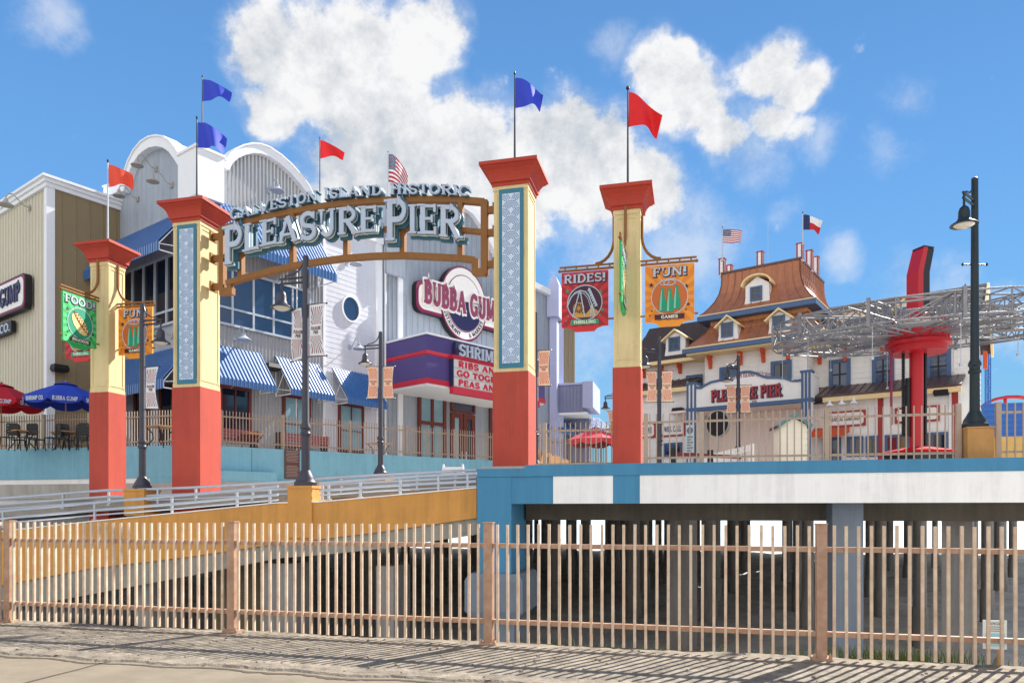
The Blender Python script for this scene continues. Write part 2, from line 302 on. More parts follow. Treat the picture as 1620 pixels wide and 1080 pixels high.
def offset(pts, wd, closed):
    k = len(pts); L_ = []; Rr = []
    for i in range(k):
        p = pts[i]; a = pts[i - 1] if (i or closed) else None; b = pts[(i + 1) % k] if (i < k - 1 or closed) else None
        def un(p, q):
            d = (q[0] - p[0], q[1] - p[1]); l = math.hypot(*d) or 1e-9; return (d[0] / l, d[1] / l)
        d0 = un(a, p) if a else un(p, b); d1 = un(p, b) if b else d0
        nx, ny = -(d0[1] + d1[1]), d0[0] + d1[0]; l = math.hypot(nx, ny) or 1e-9; nx /= l; ny /= l
        c = max(.45, nx * -d0[1] + ny * d0[0]); h = wd / 2 / c
        L_.append((p[0] + nx * h, p[1] + ny * h)); Rr.append((p[0] - nx * h, p[1] - ny * h))
    return L_, Rr
def base_of(o):
    while o.parent: o = o.parent
    return o.location
def obj(name, mb, m, parent=None, label=None, smooth=False, local=False):
    o0 = Vector((0, 0, 0)) if (parent is None or local) else base_of(parent)
    me = bpy.data.meshes.new(name); me.from_pydata([tuple(v - o0) for v in mb.v], [], mb.f); me.materials.append(M[m] if isinstance(m, str) else m)
    if any(u != (0, 0) for u in mb.uv):
        ul = me.uv_layers.new(name='UVMap')
        for lp in me.loops: ul.data[lp.index].uv = mb.uv[lp.vertex_index]
    if smooth:
        for p in me.polygons: p.use_smooth = True
        try: me.set_sharp_from_angle(angle=R(40))
        except Exception: pass
    me.update()
    o = bpy.data.objects.new(name, me); COL.objects.link(o)
    if parent: o.parent = parent
    if label: o['label'] = label
    return o
def tag(o, label, cat, group=None):
    o['label'] = label; o['category'] = cat
    if group: o['group'] = group
    return o
def thing(name, loc, label, cat, group=None, rz=0):
    o = bpy.data.objects.new(name, None); COL.objects.link(o); o.location = loc; o.rotation_euler = (0, 0, rz); o.empty_display_size = .2
    return tag(o, label, cat, group)
def struct(name, mb, m):
    o = obj(name, mb, m); o['kind'] = 'structure'; return o
def copy_tree(o, parent=None):
    c = o.copy(); COL.objects.link(c)
    if parent: c.parent = parent
    for ch in list(o.children): copy_tree(ch, c)
    return c
# ------------------------------------------------------------------ slab-serif stroke lettering
def arc(cx, cy, rx, ry, a0, a1, n=9): return [(cx + rx * math.cos(R(a0 + (a1 - a0) * i / n)), cy + ry * math.sin(R(a0 + (a1 - a0) * i / n))) for i in range(n + 1)]
def stem(x, y0=0, y1=1, w=1): return ([(x, y0), (x, y1)], w)
BOWL_P = [(.18, .94), (.42, .94)] + arc(.42, .72, .24, .22, 90, -90) + [(.18, .5)]
GL = {
 'A': (.9, [([(.12, 0), (.45, .96)], .6), ([(.45, .98), (.78, 0)], 1), ([(.22, .3), (.68, .3)], .5)], [(.12, 0), (.78, 0)]),
 'B': (.76, [stem(.18), ([(.18, .94), (.4, .94)] + arc(.4, .74, .21, .2, 90, -90) + [(.18, .54)], .75), ([(.18, .54), (.42, .54)] + arc(.42, .3, .24, .24, 90, -90) + [(.18, .06)], .75)], [(.14, 0), (.14, 1)]),
 'C': (.78, [(arc(.44, .5, .33, .44, 48, 312, 16), .85), ([(.7, .72), (.7, .98)], .45)], []),
 'D': (.84, [stem(.18), ([(.18, .94), (.38, .94)] + arc(.38, .5, .36, .44, 90, -90, 14) + [(.18, .06)], .8)], [(.14, 0), (.14, 1)]),
 'E': (.72, [stem(.18), ([(.18, .94), (.64, .94)], .55), ([(.18, .52), (.52, .52)], .5), ([(.18, .06), (.66, .06)], .55), ([(.62, .74), (.62, 1)], .5), ([(.64, 0), (.64, .26)], .5), ([(.52, .4), (.52, .64)], .4)], [(.14, 0), (.14, 1)]),
 'F': (.68, [stem(.18), ([(.18, .94), (.62, .94)], .55), ([(.18, .52), (.5, .52)], .5), ([(.6, .72), (.6, 1)], .5), ([(.5, .4), (.5, .64)], .4)], [(.18, 0), (.14, 1)]),
 'G': (.84, [(arc(.44, .5, .33, .44, 48, 340, 16), .85), ([(.5, .42), (.8, .42)], .5), ([(.72, .03), (.72, .42)], .8), ([(.7, .74), (.7, .98)], .4)], []),
 'H': (.88, [stem(.18), stem(.7), ([(.18, .5), (.7, .5)], .5)], [(.18, 0), (.18, 1), (.7, 0), (.7, 1)]),
 'I': (.38, [stem(.19)], [(.19, 0), (.19, 1)]),
 'K': (.84, [stem(.18), ([(.2, .42), (.66, .98)], .6), ([(.34, .56), (.7, 0)], .95)], [(.18, 0), (.18, 1), (.7, 0), (.68, 1)]),
 'L': (.68, [stem(.18), ([(.18, .06), (.62, .06)], .55), ([(.6, 0), (.6, .28)], .5)], [(.14, 0), (.18, 1)]),
 'M': (1.04, [stem(.16, w=.6), stem(.86), ([(.16, 1), (.5, .12)], 1), ([(.5, .12), (.86, 1)], .6)], [(.16, 0), (.16, 1), (.86, 0), (.86, 1)]),
 'N': (.9, [stem(.16, w=.6), stem(.74, w=.6), ([(.16, .98), (.74, .02)], 1)], [(.16, 0), (.12, 1), (.74, 1)]),
 'O': (.86, [(arc(.43, .5, .33, .44, 0, 345, 20), .9, 1)], []),
 'P': (.74, [stem(.18), (BOWL_P, .75)], [(.18, 0), (.14, 1)]),
 'R': (.82, [stem(.18), (BOWL_P, .75), ([(.4, .5), (.7, 0)], .95)], [(.18, 0), (.14, 1), (.72, 0)]),
 'S': (.7, [(arc(.35, .72, .235, .22, 25, 270, 12) + arc(.35, .28, .255, .22, 90, -155, 12)[1:], .85), ([(.58, .74), (.58, .98)], .4), ([(.11, .02), (.11, .28)], .4)], []),
 'T': (.76, [stem(.38), ([(.06, .94), (.7, .94)], .55), ([(.09, .72), (.09, 1)], .5), ([(.67, .72), (.67, 1)], .5)], [(.38, 0)]),
 'U': (.86, [([(.18, 1), (.18, .32)] + arc(.43, .32, .25, .26, 180, 360, 10) + [(.68, 1)], .85)], [(.18, 1), (.68, 1)]),
 'V': (.86, [([(.12, 1), (.43, .04)], 1), ([(.43, .04), (.76, 1)], .6)], [(.12, 1), (.76, 1)]),
 'W': (1.14, [([(.12, 1), (.36, .04)], 1), ([(.36, .04), (.58, .9)], .6), ([(.58, .9), (.8, .04)], 1), ([(.8, .04), (1.04, 1)], .6)], [(.12, 1), (1.04, 1)]),
 '&': (.84, [(arc(.36, .76, .17, .19, -30, 210, 10) + [(.7, .04)], .6), ([(.5, .62), (.24, .46)] + arc(.34, .26, .22, .2, 130, 300, 8) + [(.74, .42)], .6)], []),
 '!': (.34, [([(.17, .34), (.17, 1)], 1.15), ([(.17, 0), (.17, .18)], 1.1)], []),
 '.': (.26, [([(.13, 0), (.13, .16)], .9)], []),
 '-': (.5, [([(.06, .48), (.44, .48)], .4)], []),
}
def glyphs(text, gap=.03):
    x = 0; out = []
    for ch in text:
        if ch == ' ': x += .42; continue
        g = GL[ch]; out.append((ch, x, g)); x += g[0] + gap
    return out, x - gap
def put_glyph(mb, W, g, fn, n0, n1, wt=.2, serif=True, grow=0.0, eps=.0006):
    k = 0
    strokes = list(g[1]) + ([([(sx - .15, .035 if sy == 0 else .965), (sx + .15, .035 if sy == 0 else .965)], .34) for sx, sy in g[2]] if serif else [])
    for st in strokes:
        pts, w = st[0], st[1]; closed = len(st) > 2
        wd = wt * w + grow
        if grow and not closed:      # lengthen open ends for an outline
            (ax, ay), (bx, by) = pts[0], pts[1]; l = math.hypot(bx - ax, by - ay) or 1; pts = [(ax - (bx - ax) / l * grow / 2, ay - (by - ay) / l * grow / 2)] + list(pts[1:])
            (ax, ay), (bx, by) = pts[-1], pts[-2]; l = math.hypot(bx - ax, by - ay) or 1; pts = list(pts[:-1]) + [(ax - (bx - ax) / l * grow / 2, ay - (by - ay) / l * grow / 2)]
        L_, Rr = offset(pts, wd, closed); kk = len(pts); e = k * eps; k += 1
        q = [fn(*p) for p in L_] + [fn(*p) for p in Rr]
        vs = [W.pt(s, n1 + e, z) for s, z in q] + [W.pt(s, n0, z) for s, z in q]; fs = []
        for i in range(kk if closed else kk - 1):
            j = (i + 1) % kk
            fs += [(i, kk + i, kk + j, j), (i, j, 2 * kk + j, 2 * kk + i), (kk + j, kk + i, 3 * kk + i, 3 * kk + j)]
        if not closed: fs += [(0, 2 * kk, 3 * kk, kk), (kk - 1, 2 * kk - 1, 4 * kk - 1, 3 * kk - 1)]
        mb.add(vs, fs)
def text(mb, W, string, s0, s1, z0, z1, n0=0., n1=.01, wt=.2, serif=True, grow=0., warp=None, gap=.03):
    """text fitted into s0..s1, z0..z1 of wall W; warp maps (s,z)->(s,z)"""
    gs, tot = glyphs(string, gap); sx = (s1 - s0) / tot; h = z1 - z0
    for ch, x, g in gs:
        fn = (lambda px, py, x=x: (s0 + (x + px) * sx, z0 + py * h))
        if warp: fn = (lambda px, py, f=fn: warp(*f(px, py)))
        put_glyph(mb, W, g, fn, n0, n1, wt, serif, grow)
    return mb
def ellipse(cs, cz, rs, rz, n=36): return [(cs + rs * math.cos(2 * math.pi * i / n), cz + rz * math.sin(2 * math.pi * i / n)) for i in range(n)]
def star(cs, cz, r, a=90): return [(cs + (r if i % 2 == 0 else r * .42) * math.cos(R(a + 36 * i)), cz + (r if i % 2 == 0 else r * .42) * math.sin(R(a + 36 * i))) for i in range(10)]
# ================================================================== SETTING
def hprism(mb, poly, z0, z1):
    a = sum(poly[i][0] * poly[(i + 1) % len(poly)][1] - poly[(i + 1) % len(poly)][0] * poly[i][1] for i in range(len(poly)))
    if a < 0: poly = poly[::-1]
    k = len(poly); vs = [(x, y, z1) for x, y in poly] + [(x, y, z0) for x, y in poly]
    fs = [tuple(range(k)), tuple(range(2 * k - 1, k - 1, -1))] + [((i + 1) % k, i, i + k, (i + 1) % k + k) for i in range(k)]
    mb.add(vs, fs); return mb
def ground_mat(name, c0, c1, scale, bump, bscale, rough=.95, dark=None):
    m = mat(name, c1, rough, .2, scale, bump, bscale, dirt=c0); return m
M['pave'] = ground_mat('smooth pavement', C(112, 102, 88), C(134, 122, 104), 1.4, .25, 160)
M['strip'] = ground_mat('broken kerb concrete', C(88, 80, 70), C(150, 138, 122), 4.5, .8, 34)
M['seam'] = mat('joint dirt', C(84, 74, 62), .95, .3, 8)
M['sand'] = ground_mat('damp sand', C(170, 170, 172), C(210, 208, 206), .8, .9, 6)
M['water'] = mat('surf', C(236, 240, 240), .3, .3, .05, .5, 1.5, spec=.6, dirt=C(196, 212, 214))
M['olive'] = mat('dark olive concrete', C(104, 96, 76), .95, .3, 1.2, .3, 30, stain=.5)  # dark olive tone for the cross wall under the ramp
M['road'] = mat('driveway', C(160, 154, 146), .9, .15, 2)
g = MB(); g.xbox(-60, 60, -40, 6.72, -.5, 0)
struct('pavement', g, 'pave')
g = MB()       # rough broken concrete kerb strip with a ragged edge
NX = 420; ys = [6.60, 6.72, 6.8, 7.0, 7.3, 7.6, 7.9, 8.2, 8.5, 8.72, 8.82]
rows = []
for j, y in enumerate(ys):
    for i in range(NX + 1):
        x = -16 + 24 * i / NX
        n = math.sin(x * 3.1 + y * 5) * .3 + math.sin(x * 7.7 - y * 11) * .25 + random.uniform(-.5, .5)
        yy = y + (.035 * math.sin(x * 2.3) + .03 * math.sin(x * 6.1) + random.uniform(-.022, .022) if j in (0, 1) else (.05 * math.sin(x * 1.9) + random.uniform(-.03, .03) if j >= 9 else random.uniform(-.05, .05)))
        z = .02 + .006 * n
        if j == 0: z = -.05
        if j == 10: z = -.25
        rows.append((x, yy, z))
fs = [(j * (NX + 1) + i, j * (NX + 1) + i + 1, (j + 1) * (NX + 1) + i + 1, (j + 1) * (NX + 1) + i) for j in range(len(ys) - 1) for i in range(NX)]
g.add(rows, fs); struct('kerb_strip', g, 'strip')
g = MB(); px_ = None
for i in range(NX + 1):      # dark ragged gap between pavement and strip
    x = -16 + 24 * i / NX; y = 6.585 + .035 * math.sin(x * 2.3) + .03 * math.sin(x * 6.1) + random.uniform(-.012, .012); w = .012 + .022 * random.random() * (1 + math.sin(x * 1.3))
    q = [(x, y - w, .004), (x, y + .03, .004)]
    if px_: g.add([px_[0], q[0], q[1], px_[1]], [(0, 1, 2, 3)])
    px_ = q
struct('kerb_joint', g, 'seam')
g = MB(); g.xbox(-60, 60, 6.73, 8.70, -3.2, -.02); struct('seawall', g, 'conc')
for xs in (-6.22, -12.3, -.4, 5.5):        # expansion joints of the pavement
    g = MB(); pts = [(xs + random.uniform(-.012, .012), y / 4) for y in range(16, 28)]
    for (x0, y0), (x1, y1) in zip(pts, pts[1:]):
        w = .012 + random.random() * .008; g.add([(x0 - w, y0, .004), (x0 + w, y0, .004), (x1 + w, y1, .004), (x1 - w, y1, .004)], [(0, 1, 2, 3)])
    struct('pavement_joint', g, 'seam')
g = MB()
def sandz(x, y): return -2.62 + .10 * math.sin(x * .7 + y * .23) + .07 * math.sin(x * 1.9 - y * 1.1) + .05 * math.sin(y * 2.7 + x * .6)
NXs, NYs = 150, 130
vs = [(-70 + 150 * i / NXs, 8.7 + 81.3 * (j / NYs) ** 1.5, sandz(-70 + 150 * i / NXs, 8.7 + 81.3 * (j / NYs) ** 1.5) + random.uniform(-.035, .035)) for j in range(NYs + 1) for i in range(NXs + 1)]
g.add(vs, [(j * (NXs + 1) + i, j * (NXs + 1) + i + 1, (j + 1) * (NXs + 1) + i + 1, (j + 1) * (NXs + 1) + i) for j in range(NYs) for i in range(NXs)])
o = struct('sand', g, 'sand')
for p in o.data.polygons: p.use_smooth = True
g = MB(); g.add([(-3000, 89, -2.72), (3000, 89, -2.72), (3000, 5000, -2.72), (-3000, 5000, -2.72)], [(0, 1, 2, 3)]); struct('sea', g, 'water')
g = MB(); g.add([(-3000, 8.8, -2.9), (3000, 8.8, -2.9), (3000, 90, -2.9), (-3000, 90, -2.9)], [(0, 1, 2, 3)]); struct('beach', g, 'sand')
# grass along the foot of the kerb strip
g = MB()
for k in range(520):
    x = random.gauss(2.2, .55) if random.random() < .8 else random.uniform(-2.4, 3.2); y = random.uniform(8.84, 9.02); h = random.uniform(.07, .2) * (1 if abs(x - 2.2) < .9 else .6); a = random.uniform(0, 6.28); l = random.uniform(-.09, .09)
    w = .006; dx, dy = math.cos(a) * w, math.sin(a) * w
    g.add([(x - dx, y - dy, -.1), (x + dx, y + dy, -.1), (x + l * .4 + dx * .7, y + dy * .7, h * .55 - .02), (x + l * .4 - dx * .7, y - dy * .7, h * .55 - .02), (x + l, y + l * .3, h - .02)], [(0, 1, 2, 3), (3, 2, 4)])
M['grass'] = mat('grass', C(92, 108, 52), .8, .4, 9)
go = obj('grass', g, 'grass'); tag(go, 'short tufts of grass growing along the foot of the bronze picket fence', 'grass'); go['kind'] = 'stuff'
g = MB()
for k in range(300):      # loose chips on the strip
    x = random.uniform(-11, 4.5); y = random.uniform(6.7, 8.8); r = random.uniform(.006, .022)
    g.lathe((x, y, .02), [(r, 0), (r * .8, r * .6), (r * .2, r * .9)], 5, random.random() * 6)
o = obj('gravel', g, 'strip'); tag(o, 'loose chips of concrete scattered on the rough kerb strip', 'gravel'); o['kind'] = 'stuff'

# ================================================================== STREET FENCE
FY = 8.61; WF = front(FY)
fence = thing('picket_fence', (-2.44, FY, 0), 'long bronze painted metal picket fence at the edge of the pavement in the foreground', 'fence')
posts = [-17.2, -13.5, -9.78, -6.03, -2.44, 1.37, 5.1, 8.85, 12.6]
for x in posts:
    g = MB(); g.box(WF, x - .055, x + .055, -.055, .055, .0, 1.5); g.box(WF, x - .062, x + .062, -.062, .062, 1.5, 1.515)
    p = obj('post', g, 'fence', fence); g = MB(); g.box(WF, x - .1, x + .1, -.1, .1, .012, .045)
    for a, b in ((-.08, .08), (.08, .08)): g.lathe(WF.pt(x + a, b, .045), [(.018, 0), (.018, .02), (.008, .05)], 6)
    obj('base_plate', g, 'fence', p)
pk = []
for a, b in zip(posts, posts[1:]):
    for z, nm in ((1.2, 'top_rail'), (.27, 'bottom_rail')):
        g = MB(); g.box(WF, a + .057, b - .057, -.035, .035, z, z + .055); obj(nm, g, 'fence', fence)
    k = 30
    for i in range(1, k): pk.append(a + (b - a) * i / k)
pk.sort(key=lambda x: math.hypot(x - 1.0, FY) + (0 if -10.4 < x < 3.6 else 50))
far = MB()
for i, x in enumerate(pk):
    g = far if i >= 100 else MB(); j = random.uniform(-.006, .006)
    g.hexa([WF.pt(x + a, b, .055 + j) for a, b in ((-.0155, .066), (.0155, .066), (.0155, .0365), (-.0155, .0365))] + [WF.pt(x + a + j * .7, b, 1.49 + j) for a, b in ((-.0155, .066), (.0155, .066), (.0155, .0365), (-.0155, .0365))])
    if i < 100: obj('picket', g, 'picket', fence)
o = obj('picket', far, 'picket', fence); o['kind'] = 'stuff'
# warning notice cable-tied to the fence, on the beach side
WN = front(8.9); s0, z1 = WN.hit(1555, 980); s1, z0 = WN.hit(1593, 1027)
t = thing('notice_board', WN.pt((s0 + s1) / 2, 0, 0), 'small pale warning notice on a stake seen through the fence bars at far right', 'notice')
g = MB(); g.box(WN, s0, s1, -.01, .0, z0, z1); obj('board', g, 'notice', t)
g = MB(); g.box(WN, s0 + .02, s1 - .02, .001, .003, z0 + (z1 - z0) * .1, z0 + (z1 - z0) * .55); obj('picture', g, 'notice_b', t)
g = MB(); text(g, WN, 'DANGER', s0 + .03, s1 - .03, z1 - .05, z1 - .02, 0, .003, .2, False)
for i in range(3): g.box(WN, s0 + .03, s1 - .03 - .02 * i, .001, .003, z1 - .075 - i * .022, z1 - .067 - i * .022)
g.ribbon(WN, [(s0 + .05, z0 + .09), (s0 + .12, z0 + .11), (s1 - .1, z0 + .11), (s1 - .04, z0 + .09)], .006, .003, .005); obj('lettering', g, 'grey_txt', t)
g = MB(); g.box(WN, s0 + .15, s0 + .2, -.05, -.011, -.6, z1 - .02); obj('stake', g, 'wood', t)

# ================================================================== PIER (deck, fascia, piles)
E1 = (math.cos(R(-22.2)), math.sin(R(-22.2))); E2 = (-E1[1], E1[0])
pier = thing('pier', (0, 20, -2.6), 'blue and white concrete pier deck standing on rows of piles over the beach', 'pier')
gx = lambda Y: -3.2 + (Y - 32) * .408
g = MB(); hprism(g, [(-5.12, 17.32), (10, 17.32), (37.3, 84), (gx(84) + .14, 84), (gx(24.4) + .14, 24.4), (-5.12, 24.4)], 2.15, 2.75)
hprism(g, [(gx(24.3) - .14, 24.3), (gx(84) - .14, 84), (-50, 84), (-50, 24.3)], 2.15, 2.75)
obj('deck', g, 'conc', pier)
WD = front(17.2)
zb0, zb1, zb2 = WD.z(1200, 795.5), WD.z(1200, 749), WD.z(1200, 731)
sL, sC, sW = WD.s(755), WD.s(809), WD.s(875)
g = MB(); g.box(WD, WD.s(831), 10, -.12, .03, zb1, zb2 + .02); g.box(WD, sL, WD.s(831) - .001, -1.6, .03, zb1, zb2 - .06)
g.box(WD, WD.s(970), WD.s(1012), -.12, .012, zb0, zb1 - .002); g.box(WD, sC, sW, -.12, .0, zb0, zb1 - .002)
obj('blue_fascia', g, 'deck_blue', pier)
g = MB(); g.box(WD, sW + .003, WD.s(970) - .003, -.12, .004, zb0 + .002, zb1 - .004); obj('white_panel', g, 'white_st', pier)
g = MB(); g.box(WD, WD.s(1012) + .003, 10, -.12, .004, zb0 + .002, zb1 - .004); obj('white_panel', g, 'white_st', pier)
g = MB(); g.box(WD, sL, sC, -1.58, .012, -1.1 + .63, zb1 - .003); obj('corner_column', g, 'deck_blue', pier)
g = MB(); a, b = WD.s(738), WD.s(829); g.loft(WD, [(a + .25, b - .25, -1.6, .06, -1.05), (a, b, -1.75, .16, -.8), (a, b, -1.75, .16, -.05), (a + .1, b - .1, -1.7, .1, .12)]); obj('pile_cap', g, 'col_blue', pier)
g = MB(); g.box(WD, WD.s(757), WD.s(813), -1.5, -.05, -2.9, -1.0); obj('pile', g, 'col_blue', pier)
g = MB(); g.box(WD, WD.s(1317, -.5), WD.s(1366, -.5), -1.3, -.5, -2.9, 2.15); obj('grey_column', g, 'col_blue', pier)
g = MB(); g.box(WD, WD.s(833, -1.35), 10, -1.9, -1.32, 1.42, 2.15); obj('girder', g, 'beam', pier)
npile = 0
for j in range(-2, 10):
    g = MB(); WJ = Wall(-3.2 + E2[0] * (j * 6 - 1.5), 32 + E2[1] * (j * 6 - 1.5), *E1)
    g.box(WJ, -26 if j > 0 else -3, 13, -.35, .35, 1.72, 2.15)
    if j >= -1: obj('bent_beam', g, 'pile', pier)
    for i in range(-9, 12):
        s = i * 3.5 + 1.4 + (1.3 if j % 2 else 0) + random.uniform(-.25, .25); p = WJ.pt(s, 0, 0)
        d = -p.x * math.sin(YAW) + p.y * math.cos(YAW); px = HX + FPX * (p.x * math.cos(YAW) + p.y * math.sin(YAW)) / d
        if npile >= 96 or s > 13.5 or not (430 < px < 1680) or p.y < 19.8 or (p.y < 22 and p.x < -2) or (j < 0 and i % 2 == 0): continue
        npile += 1
        r = random.choice((.2, .23, .27)); g = MB(); q = Vector((p.x, p.y, 0)); lx, ly = random.uniform(-.08, .08), random.uniform(-.08, .08)
        if j < 0: g.hexa([WJ.pt(s + a, b, z) for z in (-2.9, 1.72) for a, b in ((-.32, .3), (.32, .3), (.32, -.3), (-.32, -.3))])
        else:
            g.lathe(q, [(r * 1.25, -2.95), (r * 1.22, -1.6 + random.uniform(-.4, .3)), (r, -1.45), (r, 1.72)], 14)
        obj('pile', g, 'pile', pier, smooth=(j >= 0))
# driveway between the ramp and the patio
g = MB(); vs = []
for x, z in ((-45, .9), (-19, 2.0), (-8.25, 2.5), (-5.2, 2.7)): vs += [(x, 19.1, z), (x, 24.38, z)]
g.add(vs, [(0, 2, 3, 1), (2, 4, 5, 3), (4, 6, 7, 5)]); k = len(vs); g.add([(x, y, z - .4) for x, y, z in vs], [(1, 3, 2, 0), (3, 5, 4, 2), (5, 7, 6, 4)]); g.f += [(0, k, k + 2, 2), (2, k + 2, k + 4, 4), (4, k + 4, k + 6, 6)]; struct('driveway', g, 'road')

# ================================================================== ACCESS RAMP WITH RAILINGS
WR = front(17.42)
def L(W, pts, n=0): return [W.hit(x, y, n) for x, y in pts]
top = [(-160, 858), (0, 841), (150, 824.5), (300, 810), (436, 796), (500, 795), (600, 786), (754, 772)]
low = [(-160, 952), (0, 925.5), (140, 899), (300, 880), (436, 860), (500, 853), (600, 841), (754, 819)]
bot = [(-160, 985), (0, 964), (86, 950), (300, 910), (436, 883), (500, 878), (600, 868), (754, 845)]
ramp = thing('access_ramp', WR.pt(-12, 0, 0), 'ochre stucco pedestrian ramp climbing from the left behind the bronze picket fence', 'ramp')
tl, ll, bl = L(WR, top), L(WR, low), L(WR, bot)
g = MB(); g.prism(WR, tl + ll[::-1], -.28, 0); obj('front_wall', g, 'tan', ramp)
g = MB(); g.prism(WR, [(s, z - .003) for s, z in ll] + bl[::-1], -.3, -.06); obj('concrete_edge', g, 'ramp_conc', ramp)
WB = front(19.0)
tb = [(s, z + .12) for s, z in tl]; g = MB(); g.prism(WB, [(s - .3, z) for s, z in tb] + [(s - .3, z) for s, z in bl[::-1]], -.2, 0); obj('back_wall', g, 'tan', ramp)
g = MB(); g.add([WR.pt(s, n, z - .12) for s, z in tl for n in (-.29, -1.57)], [(2 * i, 2 * i + 2, 2 * i + 3, 2 * i + 1) for i in range(len(tl) - 1)])
g.add([WR.pt(s, n, z + .1) for s, z in bl for n in (-.3, -1.57)], [(2 * i + 1, 2 * i + 3, 2 * i + 2, 2 * i) for i in range(len(bl) - 1)]); obj('ramp_floor', g, 'conc', ramp)
g = MB(); g.ribbon(WR, [(s, z + .018) for s, z in tl], .03, -.3, .02); obj('coping', g, 'white_st', ramp)
for px, w in ((428, .9), (215, .55), (600, .5)):     # concrete piers under the ramp
    g = MB(); s = WR.s(px); g.box(WR, s - w / 2, s + w / 2, -1.5, -.35, -2.9, WR.z(px, 892) if px < 500 else 0.2); obj('support_pier', g, 'pile', ramp)
g = MB(); s0, s1 = WR.s(300), WR.s(424); g.box(WR, s0, s1, -1.4, -1.1, -2.9, .3); obj('cross_wall', g, 'olive', ramp)
def railing(label, W, tops, gaps, posts, dz, r=.042):
    t = thing('railing', W.pt(W.s(tops[0][0]), 0, 1), label, 'railing', 'grey tube railings along the access ramp')
    P = L(W, tops)
    for k, d in enumerate(dz):
        g = MB()
        g.tube([W.pt(s, 0, z - d) for s, z in P], r if k < 2 else r * .6, 8); obj('rail', g, 'rail', t, smooth=True)
    for px in posts:
        s = W.s(px); z = None
        for (a, za), (b, zb) in zip(P, P[1:]):
            if a <= s <= b: z = za + (zb - za) * (s - a) / (b - a)
        if z is None: continue
        g = MB(); g.box(W, s - .03, s + .03, -.025, .025, z - dz[-1] - .13, z); g.box(W, s - .07, s + .07, -.05, .05, z - dz[-1] - .14, z - dz[-1] - .12); obj('post', g, 'rail', t)
    return t
WT = front(17.56)
railing('grey tube railing on the front wall of the ramp, left of the tall lamp pedestal', WT, [(-160, 826), (0, 808.6), (150, 795), (300, 782), (440, 769)], None, (-80, 5, 150, 272, 375, 427), (0, .22, .36))
railing('grey tube railing on the front wall of the ramp, right of the tall lamp pedestal', WT, [(506, 764), (600, 756.5), (754, 748.5)], None, (510, 520, 570, 633, 694, 740), (0, .2, .32))
WT2 = front(18.9)
railing('grey tube railing on the rear wall of the ramp, running behind the front one', WT2, [(-160, 803), (0, 788), (170, 775), (192, 775), (300, 771), (457, 762), (520, 755.5), (600, 751), (754, 743)], None, (-60, 100, 172, 250, 310, 400, 540, 660, 720), (0, .2, .34))
def pedestal(label, W, x0, x1, y0, y1, n0, n1, m='tan', w=None):
    s0, zt = W.hit(x0, y0, n1); s1 = W.s(x1, n1); zb = W.z(x0, y1, n1)
    t = thing('lamp_pedestal', W.pt((s0 + s1) / 2, (n0 + n1) / 2, zb), label, 'pedestal', 'pedestals under the street lamps')
    g = MB(); g.box(W, s0, s1, n0, n1, zb, zt - .07); obj('block', g, m, t); g = MB(); g.box(W, s0 - .02, s1 + .02, n0 - .02, n1 + .02, zt - .07, zt); obj('cap', g, m, t)
    return W.pt((s0 + s1) / 2, (n0 + n1) / 2, zt)
lampA = pedestal('ochre stucco pedestal under the tall charcoal lamp in front of the arch', WR, 455, 493, 768, 850, -.55, .07)
lampB = pedestal('ochre stucco pedestal under the lamp between the two left pillars', WB, 196, 228, 773, 815, -.5, .2)

# ================================================================== GATE PILLARS
WP = front(19.4)
def scallops(mb, W, s0, s1, z0, z1, cols, n0, n1):
    r = (s1 - s0) / cols / 2; dz = r * .9; row = 0; z = z0 - r * .2
    while z < z1:
        for c in range(-1, cols + 1):
            cx = s0 + (2 * c + 1 + (row % 2)) * r
            for f in (.94, .72, .5, .28):
                run = []
                for i in range(13):
                    a = R(180 - 15 * i); x = cx + r * f * math.cos(a); y = z + r * f * math.sin(a)
                    # hidden by the two scales of the row below
                    hid = (math.hypot(x - cx + r, y - z + dz) < r * .98) or (math.hypot(x - cx - r, y - z + dz) < r * .98)
                    if s0 <= x <= s1 and z0 <= y <= z1 and not hid: run.append((x, y))
                    else:
                        if len(run) > 1: mb.ribbon(W, run, r * .115, n0, n1)
                        run = []
                if len(run) > 1: mb.ribbon(W, run, r * .115, n0, n1)
        z += dz; row += 1
